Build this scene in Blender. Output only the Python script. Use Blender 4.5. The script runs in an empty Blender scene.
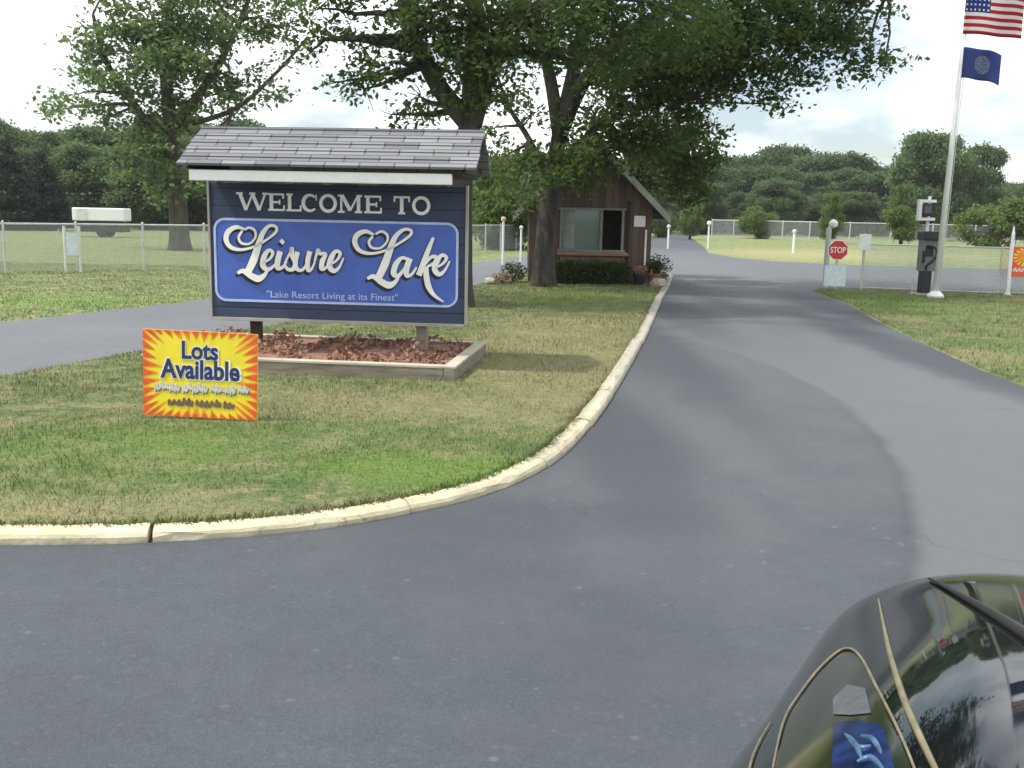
import bpy, bmesh, math, random
import numpy as np
from mathutils import Vector, Matrix, Euler
from mathutils.geometry import tessellate_polygon

# ------------------------------------------------------------------ camera, sky, sun, exposure
S = bpy.context.scene
R = math.radians
CAM_H, PITCH, ROLL, FPX = 1.45, R(9.5), R(1.2), 1005.0
cam_data = bpy.data.cameras.new('camera')
cam = bpy.data.objects.new('camera', cam_data)
S.collection.objects.link(cam)
cam_data.sensor_fit = 'HORIZONTAL'
cam_data.sensor_width = 36.0
cam_data.lens = 36.0 * FPX / 1024.0
cam_data.clip_start = 0.05
cam_data.clip_end = 3000
_f = Vector((0, math.cos(PITCH), -math.sin(PITCH)))
_r0 = Vector((1, 0, 0)); _u0 = _r0.cross(_f)
_r = _r0 * math.cos(ROLL) + _u0 * math.sin(ROLL)
_u = -_r0 * math.sin(ROLL) + _u0 * math.cos(ROLL)
cam.matrix_world = Matrix(((_r.x, _u.x, -_f.x, 0), (_r.y, _u.y, -_f.y, 0), (_r.z, _u.z, -_f.z, CAM_H), (0, 0, 0, 1)))
S.camera = cam

SUN_EL, SUN_AZ = R(60), R(-104)        # azimuth measured from +Y towards +X
SUN_STRENGTH, SUN_ANGLE = 3.0, R(2.5)
HAZE = 0.00035
SKY_STRENGTH, CLOUD_STRENGTH = 0.10, 1.3
S.view_settings.view_transform = 'Standard'
S.view_settings.look = 'None'
S.view_settings.gamma = 1
S.view_settings.use_curve_mapping = False
S.view_settings.exposure = 0.52

sun_data = bpy.data.lights.new('sun', 'SUN')
sun_data.energy = SUN_STRENGTH
sun_data.angle = SUN_ANGLE
sun_data.color = (1.0, 0.95, 0.86)
sun = bpy.data.objects.new('sun', sun_data)
S.collection.objects.link(sun)
sd = Vector((math.sin(SUN_AZ) * math.cos(SUN_EL), math.cos(SUN_AZ) * math.cos(SUN_EL), math.sin(SUN_EL)))
sun.rotation_euler = sd.to_track_quat('Z', 'Y').to_euler()

W = bpy.data.worlds.new('World')
S.world = W
W.use_nodes = True
wn, wl = W.node_tree.nodes, W.node_tree.links
wn.clear()
w_out = wn.new('ShaderNodeOutputWorld')
w_sky = wn.new('ShaderNodeTexSky')
w_sky.sky_type = 'NISHITA'
w_sky.sun_disc = False
w_sky.sun_elevation = SUN_EL
w_sky.sun_rotation = SUN_AZ
w_bg = wn.new('ShaderNodeBackground'); w_bg.inputs[1].default_value = SKY_STRENGTH
wl.new(w_sky.outputs[0], w_bg.inputs[0])
w_cl = wn.new('ShaderNodeBackground'); w_cl.inputs[1].default_value = CLOUD_STRENGTH
w_cl.inputs[0].default_value = (0.97, 0.985, 1.0, 1)
w_tc = wn.new('ShaderNodeTexCoord')
w_map = wn.new('ShaderNodeMapping'); w_map.inputs['Scale'].default_value = (1.0, 1.0, 2.6)
w_map.inputs['Location'].default_value = (0.35, 0.1, 0.2)
wl.new(w_tc.outputs['Generated'], w_map.inputs[0])
w_no = wn.new('ShaderNodeTexNoise'); w_no.inputs['Scale'].default_value = 2.3; w_no.inputs['Detail'].default_value = 7
wl.new(w_map.outputs[0], w_no.inputs[0])
w_rp = wn.new('ShaderNodeMapRange')
w_rp.inputs['From Min'].default_value = 0.41; w_rp.inputs['From Max'].default_value = 0.53
w_rp.inputs['To Min'].default_value = 0.10
wl.new(w_no.outputs[0], w_rp.inputs['Value'])
w_mx = wn.new('ShaderNodeMixShader')
wl.new(w_rp.outputs[0], w_mx.inputs[0]); wl.new(w_bg.outputs[0], w_mx.inputs[1]); wl.new(w_cl.outputs[0], w_mx.inputs[2])
wl.new(w_mx.outputs[0], w_out.inputs[0])

S.render.engine = 'CYCLES'
S.cycles.use_denoising = True
S.cycles.max_bounces = 8
S.cycles.transparent_max_bounces = 24

rnd = random.Random(7)
rng = np.random.default_rng(11)
COL = S.collection.objects


def at(px, py, Y):
    """World point on the sight line of a photograph pixel at forward distance Y (used to survey positions)."""
    d = _f + _r * ((px - 512) / FPX) - _u * ((py - 384) / FPX)
    t = Y / d.y
    return Vector((t * d.x, Y, CAM_H + t * d.z))


# ------------------------------------------------------------------ helpers
def tag(o, label=None, cat=None, group=None, kind=None):
    if label: o['label'] = label
    if cat: o['category'] = cat
    if group: o['group'] = group
    if kind: o['kind'] = kind
    return o


def thing(name, label, cat, loc=(0, 0, 0), rz=0, group=None):
    o = bpy.data.objects.new(name, None)
    o.empty_display_size = 0.2
    COL.link(o)
    o.location = loc
    o.rotation_euler = (0, 0, rz)
    return tag(o, label, cat, group)


def kids(o):
    return [c for c in bpy.data.objects if c.parent == o]


def copy_tree(o, parent=None):
    ch = kids(o)
    c = o.copy()
    COL.link(c)
    if parent: c.parent = parent
    for k in ch: copy_tree(k, c)
    return c


class MB:
    def __init__(s):
        s.v, s.f = [], []

    def add(s, vs, fs, M=None):
        n = len(s.v)
        for p in vs:
            p = Vector(p)
            s.v.append(M @ p if M else p)
        for f in fs: s.f.append([i + n for i in f])
        return s

    def box(s, c, d, M=None):
        x, y, z = c; a, b, e = d[0] / 2, d[1] / 2, d[2] / 2
        vs = [(x + i * a, y + j * b, z + k * e) for i in (-1, 1) for j in (-1, 1) for k in (-1, 1)]
        return s.add(vs, [(0, 1, 3, 2), (4, 6, 7, 5), (0, 4, 5, 1), (2, 3, 7, 6), (0, 2, 6, 4), (1, 5, 7, 3)], M)

    def tube(s, pts, rad, n=8, cap=True):
        pts = [Vector(p) for p in pts]
        if not isinstance(rad, (list, tuple)): rad = [rad] * len(pts)
        base = len(s.v)
        t0 = (pts[1] - pts[0]).normalized()
        a = t0.orthogonal().normalized()
        for i, p in enumerate(pts):
            t = (pts[min(i + 1, len(pts) - 1)] - pts[max(i - 1, 0)])
            t = t.normalized() if t.length > 1e-9 else t0
            a = (a - t * a.dot(t))
            a = a.normalized() if a.length > 1e-6 else t.orthogonal().normalized()
            b = t.cross(a)
            for k in range(n):
                an = 2 * math.pi * k / n
                s.v.append(p + (a * math.cos(an) + b * math.sin(an)) * rad[i])
        for i in range(len(pts) - 1):
            for k in range(n):
                q = base + i * n
                s.f.append([q + k, q + (k + 1) % n, q + n + (k + 1) % n, q + n + k])
        if cap:
            s.f.append([base + k for k in range(n)][::-1])
            s.f.append([base + (len(pts) - 1) * n + k for k in range(n)])
        return s

    def prism(s, poly, y0, y1, M=None):
        """poly in (x, z), extruded along y"""
        n = len(poly)
        vs = [(x, y0, z) for x, z in poly] + [(x, y1, z) for x, z in poly]
        fs = [list(range(n)), list(range(n, 2 * n))[::-1]]
        fs += [[i, (i + 1) % n + 0, (i + 1) % n + n, i + n][::-1] for i in range(n)]
        return s.add(vs, fs, M)

    def lathe(s, prof, n=20, M=None):
        vs, fs = [], []
        for r, z in prof:
            for k in range(n):
                a = 2 * math.pi * k / n
                vs.append((r * math.cos(a), r * math.sin(a), z))
        for i in range(len(prof) - 1):
            for k in range(n):
                fs.append((i * n + k, i * n + (k + 1) % n, (i + 1) * n + (k + 1) % n, (i + 1) * n + k))
        fs.append(list(range(n))[::-1]); fs.append([(len(prof) - 1) * n + k for k in range(n)])
        return s.add(vs, fs, M)

    def build(s, name, m, parent=None, smooth=False, bevel=0, loc=None):
        me = bpy.data.meshes.new(name)
        me.from_pydata([tuple(p) for p in s.v], [], s.f)
        bm = bmesh.new(); bm.from_mesh(me)
        bmesh.ops.recalc_face_normals(bm, faces=bm.faces)
        bm.to_mesh(me); bm.free()
        me.materials.append(m)
        if smooth:
            for p in me.polygons: p.use_smooth = True
        o = bpy.data.objects.new(name, me)
        COL.link(o)
        if parent: o.parent = parent
        if loc: o.location = loc
        if bevel:
            b = o.modifiers.new('bevel', 'BEVEL'); b.width = bevel; b.segments = 2; b.limit_method = 'ANGLE'
        return o


def np_mesh(name, verts, faces, m, parent=None, smooth=False):
    """fast mesh from numpy arrays; faces all of one size"""
    me = bpy.data.meshes.new(name)
    verts = np.asarray(verts, np.float32).reshape(-1, 3)
    faces = np.asarray(faces, np.int32)
    k = faces.shape[1]
    me.vertices.add(len(verts)); me.vertices.foreach_set('co', verts.ravel())
    me.loops.add(faces.size); me.loops.foreach_set('vertex_index', faces.ravel())
    me.polygons.add(len(faces))
    me.polygons.foreach_set('loop_start', np.arange(0, faces.size, k, dtype=np.int32))
    me.polygons.foreach_set('loop_total', np.full(len(faces), k, np.int32))
    me.update(calc_edges=True)
    me.validate()
    me.materials.append(m)
    if smooth: me.polygons.foreach_set('use_smooth', np.ones(len(faces), bool))
    o = bpy.data.objects.new(name, me)
    COL.link(o)
    if parent: o.parent = parent
    return o


# ------------------------------------------------------------------ materials
class NT:
    def __init__(s, name):
        s.m = bpy.data.materials.new(name)
        s.m.use_nodes = True
        s.n, s.l = s.m.node_tree.nodes, s.m.node_tree.links
        s.b = s.n['Principled BSDF']
        s.out = s.n['Material Output']

    def new(s, t, **kw):
        n = s.n.new(t)
        for k, v in kw.items(): setattr(n, k, v)
        return n

    def link(s, a, b): s.l.new(a, b)

    def pos(s):
        if not hasattr(s, '_p'): s._p = s.new('ShaderNodeNewGeometry').outputs['Position']
        return s._p

    def objco(s):
        if not hasattr(s, '_o'): s._o = s.new('ShaderNodeTexCoord').outputs['Object']
        return s._o

    def noise(s, scale, detail=4, co=None, rough=0.55, stretch=None):
        n = s.new('ShaderNodeTexNoise')
        n.inputs['Scale'].default_value = scale; n.inputs['Detail'].default_value = detail
        n.inputs['Roughness'].default_value = rough
        co = co or s.pos()
        if stretch:
            mp = s.new('ShaderNodeMapping'); mp.inputs['Scale'].default_value = stretch
            s.link(co, mp.inputs[0]); co = mp.outputs[0]
        s.link(co, n.inputs['Vector'])
        return n.outputs[0]

    def rng(s, v, a, b, c=0.0, d=1.0, smooth=False):
        n = s.new('ShaderNodeMapRange')
        if smooth: n.interpolation_type = 'SMOOTHSTEP'
        for k, x in (('From Min', a), ('From Max', b), ('To Min', c), ('To Max', d)): n.inputs[k].default_value = x
        s.link(v, n.inputs['Value'])
        return n.outputs[0]

    def math(s, op, a, b=None):
        n = s.new('ShaderNodeMath', operation=op)
        for i, x in enumerate((a, b)):
            if x is None: continue
            if isinstance(x, (int, float)): n.inputs[i].default_value = x
            else: s.link(x, n.inputs[i])
        return n.outputs[0]

    def mix(s, fac, a, b, mode='MIX'):
        n = s.new('ShaderNodeMix', data_type='RGBA', blend_type=mode)
        for i, x in ((0, fac), (6, a), (7, b)):
            if isinstance(x, (int, float)): n.inputs[i].default_value = x
            elif isinstance(x, (tuple, list)): n.inputs[i].default_value = (*x[:3], 1)
            else: s.link(x, n.inputs[i])
        return n.outputs[2]

    def spot(s, x, y, rx, ry, soft=0.5):
        """1 inside an ellipse on the ground, 0 outside, edge broken by noise"""
        if not hasattr(s, '_wob'):
            s._wob = s.math('MULTIPLY', s.math('SUBTRACT', s.noise(1.6, 5), 0.5), 1.1)
        mp = s.new('ShaderNodeVectorMath', operation='SUBTRACT'); mp.inputs[1].default_value = (x, y, 0)
        s.link(s.pos(), mp.inputs[0])
        m2 = s.new('ShaderNodeVectorMath', operation='MULTIPLY'); m2.inputs[1].default_value = (1 / rx, 1 / ry, 0)
        s.link(mp.outputs[0], m2.inputs[0])
        ln = s.new('ShaderNodeVectorMath', operation='LENGTH'); s.link(m2.outputs[0], ln.inputs[0])
        return s.rng(s.math('ADD', ln.outputs['Value'], s._wob), 1.0 + soft, 1.0 - soft, 0, 1, True)

    def bump(s, h, strength=0.3, dist=0.02):
        b = s.new('ShaderNodeBump')
        b.inputs['Strength'].default_value = strength; b.inputs['Distance'].default_value = dist
        s.link(h, b.inputs['Height']); s.link(b.outputs[0], s.b.inputs['Normal'])

    def base(s, c):
        if isinstance(c, (tuple, list)): s.b.inputs['Base Color'].default_value = (*c[:3], 1)
        else: s.link(c, s.b.inputs['Base Color'])

    def set(s, **kw):
        for k, v in kw.items(): s.b.inputs[k.replace('_', ' ')].default_value = v
        return s


def plain(name, c, rough=0.6, var=0.15, scale=8, metal=0.0, bump=0.0, coat=0.0, stretch=None):
    t = NT(name)
    n = t.noise(scale, 5, t.objco(), stretch=stretch)
    dark = tuple(x * (1 - var) for x in c); light = tuple(min(1, x * (1 + var)) for x in c)
    t.base(t.mix(t.rng(n, 0.3, 0.7), dark, light))
    t.set(Roughness=rough, Metallic=metal)
    if coat: t.b.inputs['Coat Weight'].default_value = coat
    if bump: t.bump(t.noise(scale * 6, 4, t.objco(), stretch=stretch), bump, 0.01)
    return t.m


def make_asphalt(name, base, lane):
    t = NT(name)
    fine = t.noise(140, 3); mid = t.noise(9, 6); big = t.noise(0.45, 4)
    c = t.mix(t.rng(fine, 0.3, 0.7), tuple(x * 0.72 for x in base), tuple(x * 1.3 for x in base))
    sp_ = t.noise(38, 2)
    c = t.mix(t.rng(sp_, 0.58, 0.70, 0, 0.45), c, tuple(x * 1.7 for x in base))
    c = t.mix(t.rng(mid, 0.35, 0.75, 0, 0.4), c, tuple(x * 1.45 for x in base))
    c = t.mix(t.rng(big, 0.38, 0.62, 0, 0.5), c, tuple(x * 0.75 for x in base))
    if lane:
        # older, paler surfacing to the right of an overlay edge, worn wheel paths, sealed dark edges
        c = t.mix(t.math('MULTIPLY', t.spot(2.2, 15.5, 4.5, 10.0, 0.55), 0.62), c, (0.112, 0.120, 0.127))
        c = t.mix(t.math('MULTIPLY', t.spot(8.0, 34, 8, 14, 0.5), 0.6), c, (0.135, 0.142, 0.155))
        xyz = t.new('ShaderNodeSeparateXYZ'); t.link(t.pos(), xyz.inputs[0])
        dy = t.math('SUBTRACT', xyz.outputs[1], 8.7)
        e = t.math('ADD', t.math('SUBTRACT', xyz.outputs[0], 2.7), t.math('MULTIPLY', t.math('MULTIPLY', dy, dy), 0.045))
        e = t.math('ADD', e, t.math('MULTIPLY', t.math('SUBTRACT', t.noise(2.0, 4), .5), .14))
        fade = t.rng(xyz.outputs[1], 8.5, 15, 1, 0, True)
        old = t.math('MULTIPLY', t.rng(e, -.05, .07, 0, .72, True), fade)
        c = t.mix(old, c, (0.128, 0.134, 0.142))
        seam = t.math('MULTIPLY', t.rng(t.math('ABSOLUTE', t.math('ADD', e, .05)), .008, .05, .2, 0), t.rng(xyz.outputs[1], 6.5, 8.5, 1, 0, True))
        c = t.mix(seam, c, (0.04, 0.048, 0.055))
        pv = t.new('ShaderNodeTexVoronoi'); pv.inputs['Scale'].default_value = 9.0
        t.link(t.pos(), pv.inputs['Vector'])
        peb = t.math('MULTIPLY', t.rng(pv.outputs['Distance'], .10, .16, 1, 0), t.rng(t.noise(3.1, 3), .50, .62, 0, .4))
        c = t.mix(peb, c, (0.17, 0.18, 0.19))
        for (x, y, rx, ry, k) in ((1.45, 8.2, .22, 2.6, .35), (2.9, 17.5, .5, 5.5, .45), (3.9, 9.0, .6, 4.0, .3), (4.7, 21.0, .8, 5.5, .45), (.7, 5.0, .5, 1.0, .2), (5.4, 30, 1.6, 9, .5)):
            c = t.mix(t.math('MULTIPLY', t.spot(x, y, rx, ry, 0.5), k), c, (0.13, 0.138, 0.146))
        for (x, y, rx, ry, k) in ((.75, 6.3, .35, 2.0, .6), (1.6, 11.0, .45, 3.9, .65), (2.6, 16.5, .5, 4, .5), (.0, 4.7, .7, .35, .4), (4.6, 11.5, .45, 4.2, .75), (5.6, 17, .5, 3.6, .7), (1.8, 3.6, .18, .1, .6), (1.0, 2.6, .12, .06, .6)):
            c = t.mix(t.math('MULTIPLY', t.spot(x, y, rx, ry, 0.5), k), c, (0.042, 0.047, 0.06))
        cr = t.new('ShaderNodeTexVoronoi', feature='DISTANCE_TO_EDGE'); cr.inputs['Scale'].default_value = 0.33
        wv = t.new('ShaderNodeVectorMath', operation='ADD')
        nn = t.new('ShaderNodeTexNoise'); nn.inputs['Scale'].default_value = 1.7; nn.inputs['Detail'].default_value = 5
        t.link(t.pos(), nn.inputs['Vector'])
        t.link(t.pos(), wv.inputs[0]); t.link(nn.outputs['Color'], wv.inputs[1]); t.link(wv.outputs[0], cr.inputs['Vector'])
        crack = t.math('MULTIPLY', t.rng(cr.outputs[0], 0.0, 0.006, 0.5, 0), t.rng(t.noise(0.6, 2), .48, .6))
        c = t.mix(crack, c, (0.05, 0.05, 0.052))
    t.base(c)
    t.set(Roughness=0.78)
    t.b.inputs['Specular IOR Level'].default_value = 0.35
    t.bump(fine, 0.5, 0.006)
    return t.m


GREEN, OLIVE, STRAW, BRIGHT = (0.080, 0.150, 0.050), (0.145, 0.19, 0.070), (0.34, 0.30, 0.17), (0.115, 0.235, 0.035)


def make_grass(name, k=1.0, blade=False):
    t = NT(name)
    n1, n2, n3 = t.noise(0.7, 6), t.noise(3.2, 5), t.noise(26, 3)
    n4 = t.noise(8.5, 4)
    c = t.mix(t.rng(n1, 0.36, 0.62), GREEN, OLIVE)
    n5 = t.noise(5.0, 5)
    c = t.mix(t.rng(n4, 0.53, 0.66, 0, .85), c, STRAW)
    c = t.mix(t.rng(n5, 0.48, 0.36, 0, .8), c, (0.040, 0.092, 0.035))
    c = t.mix(t.rng(n5, 0.60, 0.72, 0, .5), c, (0.24, 0.25, 0.10))
    c = t.mix(t.rng(n2, 0.50, 0.66, 0, .8), c, STRAW)
    # dry parts of the island and the lush strip by the kerb
    for (x, y, rx, ry, w) in ((.35, 10.5, .8, 3.2, .75), (-1.2, 7.4, 1.5, .7, .5), (1.5, 14, .8, 3.5, .45), (-2.6, 4.62, 1.6, .22, .6), (-.3, 5.6, .25, .5, .3), (7.6, 13.5, .9, .8, .6), (5.9, 15.4, .5, .7, .7), (5.3, 11, .4, .6, .7), (12, 44, 3.5, 6, .5), (16, 48, 6, 6, .35)):
        c = t.mix(t.math('MULTIPLY', t.spot(x, y, rx, ry, 0.6), w), c, STRAW)
    for (x, y, rx, ry, w) in ((-.35, 5.40, .80, .42, .85), (-2.4, 5.6, .9, .8, .5), (-1.2, 6.2, 1.6, .5, .35), (6.8, 18.5, 1.4, 3.0, .7), (7.2, 11, 1.6, 2.5, .6), (1.2, 17.8, 1.2, 2.2, .5), (-7.5, 15.5, 2.5, 1.5, .4)):
        c = t.mix(t.math('MULTIPLY', t.spot(x, y, rx, ry, 0.6), w), c, BRIGHT)
    c = t.mix(t.rng(n3, 0.25, 0.75, 0, 1), t.mix(0.45, c, (0.03, 0.045, 0.012)), t.mix(0.25, c, (0.3, 0.3, 0.14)))
    if blade:
        at_ = t.new('ShaderNodeAttribute'); at_.attribute_name = 'tone'
        c = t.mix(t.math('MULTIPLY', at_.outputs['Fac'], 0.55), c, STRAW)
    if k != 1: c = t.mix(1.0, c, (k, k, k), 'MULTIPLY')
    t.base(c)
    t.set(Roughness=0.85)
    t.b.inputs['Specular IOR Level'].default_value = 0.12
    if not blade: t.bump(t.noise(45, 4), 0.8, 0.03)
    return t.m


def make_leaf(name, c1, c2, c3, scale=0.6, trans=0.3):
    t = NT(name)
    oi = t.new('ShaderNodeObjectInfo')
    geo = t.new('ShaderNodeNewGeometry')
    c = t.mix(t.rng(t.noise(scale, 3), 0.35, 0.65), c1, c2)
    rp = geo.outputs['Random Per Island']
    c = t.mix(t.math('MULTIPLY', rp, 0.75), c, c3)
    c = t.mix(t.rng(oi.outputs['Random'], 0, 1, 0, 0.5), c, tuple(x * 0.6 for x in c2))
    t.base(c)
    t.set(Roughness=0.6)
    t.b.inputs['Specular IOR Level'].default_value = 0.25
    tr = t.new('ShaderNodeBsdfTranslucent')
    t.link(c, tr.inputs[0])
    mx = t.new('ShaderNodeMixShader'); mx.inputs[0].default_value = trans
    t.link(t.b.outputs[0], mx.inputs[1]); t.link(tr.outputs[0], mx.inputs[2])
    t.link(mx.outputs[0], t.out.inputs[0])
    return t.m


def make_bark(name, c):
    t = NT(name)
    n = t.noise(9, 6, t.objco(), stretch=(1, 1, 0.18))
    t.base(t.mix(t.rng(n, 0.35, 0.65), tuple(x * .5 for x in c), tuple(x * 1.35 for x in c)))
    t.set(Roughness=0.9)
    t.bump(n, 0.9, 0.05)
    return t.m


def make_shingle():
    t = NT('asphalt shingle')
    br = t.new('ShaderNodeTexBrick')
    br.inputs['Scale'].default_value = 1.0
    br.inputs['Color1'].default_value = (0.085, 0.092, 0.10, 1); br.inputs['Color2'].default_value = (0.22, 0.23, 0.245, 1)
    br.inputs['Mortar'].default_value = (0.03, 0.03, 0.035, 1)
    br.inputs['Mortar Size'].default_value = 0.008; br.inputs['Brick Width'].default_value = 0.31; br.inputs['Row Height'].default_value = 0.115
    br.inputs['Bias'].default_value = 0.1
    uv = t.new('ShaderNodeMapping')
    uv.inputs['Rotation'].default_value = (0, 0, 0)
    # rows run along x, courses follow height
    sp = t.new('ShaderNodeSeparateXYZ'); cb = t.new('ShaderNodeCombineXYZ')
    t.link(t.objco(), sp.inputs[0]); t.link(sp.outputs[0], cb.inputs[0])
    t.link(t.math('MULTIPLY', sp.outputs[2], 1.75), cb.inputs[1])
    t.link(cb.outputs[0], br.inputs['Vector'])
    c = t.mix(t.rng(t.noise(70, 3, t.objco()), .3, .7, 0, .4), br.outputs['Color'], (0.22, 0.22, 0.24))
    c = t.mix(t.rng(t.noise(2.2, 4, t.objco()), .45, .7, 0, .4), c, (0.16, 0.17, 0.16))
    t.base(c); t.set(Roughness=0.9)
    t.bump(br.outputs['Fac'], -0.6, 0.012)
    return t.m


def make_boards(name, c, w=0.14, axis=0, var=0.35):
    """painted or stained boards, grooves every w metres along the axis"""
    t = NT(name)
    sp = t.new('ShaderNodeSeparateXYZ'); t.link(t.objco(), sp.inputs[0])
    x = t.math('ADD', sp.outputs[0], sp.outputs[1]) if axis == 0 else sp.outputs[2]
    u = t.math('DIVIDE', x, w)
    fr = t.math('FRACT', u); idx = t.math('FLOOR', u)
    wn_ = t.new('ShaderNodeTexWhiteNoise', noise_dimensions='1D'); t.link(idx, wn_.inputs['W'])
    st = (14, 14, 1.2) if axis == 0 else (1.2, 1.2, 14)
    g = t.noise(2.5, 5, t.objco(), stretch=st)
    cc = t.mix(wn_.outputs['Value'], tuple(q * (1 - var) for q in c), tuple(q * (1 + var) for q in c))
    cc = t.mix(t.rng(g, .35, .7, 0, .5), cc, tuple(q * .5 for q in c))
    groove = t.math('LESS_THAN', fr, 0.06)
    cc = t.mix(groove, cc, tuple(q * .25 for q in c))
    t.base(cc); t.set(Roughness=0.75)
    t.bump(t.math('SUBTRACT', 1.0, groove), 0.5, 0.01)
    return t.m


def make_chainlink(name, cell=0.055, wire=0.18):
    t = NT(name)
    sp = t.new('ShaderNodeSeparateXYZ'); t.link(t.objco(), sp.inputs[0])
    ln = []
    for sgn in (1, -1):
        a = t.math('ADD', sp.outputs[0], t.math('MULTIPLY', sp.outputs[2], sgn))
        ln.append(t.math('LESS_THAN', t.math('FRACT', t.math('ADD', t.math('DIVIDE', a, cell), 500.0)), wire))
    fac = t.math('MAXIMUM', ln[0], ln[1])
    t.base((0.42, 0.44, 0.45)); t.set(Roughness=0.45, Metallic=0.4)
    tr = t.new('ShaderNodeBsdfTransparent')
    mx = t.new('ShaderNodeMixShader')
    t.link(fac, mx.inputs[0]); t.link(tr.outputs[0], mx.inputs[1]); t.link(t.b.outputs[0], mx.inputs[2])
    t.link(mx.outputs[0], t.out.inputs[0])
    return t.m


def make_kerb():
    t = NT('kerb concrete')
    c = t.mix(t.rng(t.noise(5, 6), .35, .7), (0.46, 0.41, 0.27), (0.62, 0.56, 0.39))
    c = t.mix(t.rng(t.noise(1.3, 5), .5, .68, 0, .7), c, (0.34, 0.31, 0.24))
    sp = t.new('ShaderNodeSeparateXYZ'); t.link(t.pos(), sp.inputs[0])
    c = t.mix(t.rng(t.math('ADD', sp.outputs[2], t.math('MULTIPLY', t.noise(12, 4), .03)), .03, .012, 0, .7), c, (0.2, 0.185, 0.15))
    st = t.math('MULTIPLY', t.rng(t.noise(22, 6, rough=.7), .56, .64, 0, .65), t.rng(t.noise(2.2, 3), .42, .58))
    c = t.mix(st, c, (0.15, 0.14, 0.12))
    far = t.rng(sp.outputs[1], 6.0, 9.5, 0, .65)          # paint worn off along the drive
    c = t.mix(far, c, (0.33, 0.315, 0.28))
    t.base(c); t.set(Roughness=0.9)
    t.bump(t.noise(60, 5), 0.4, 0.01)
    return t.m


def make_car_paint():
    t = NT('black car paint')
    t.base((0.006, 0.008, 0.009)); t.set(Roughness=0.05, IOR=1.4)
    t.link(t.rng(t.noise(6, 5, t.objco()), .4, .7, 0.02, 0.07), t.b.inputs['Roughness'])
    return t.m


def make_glass(name, c, rough=0.05):
    t = NT(name)
    t.base(c); t.set(Roughness=rough, IOR=1.45)
    t.b.inputs['Specular IOR Level'].default_value = 0.7
    return t.m


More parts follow.
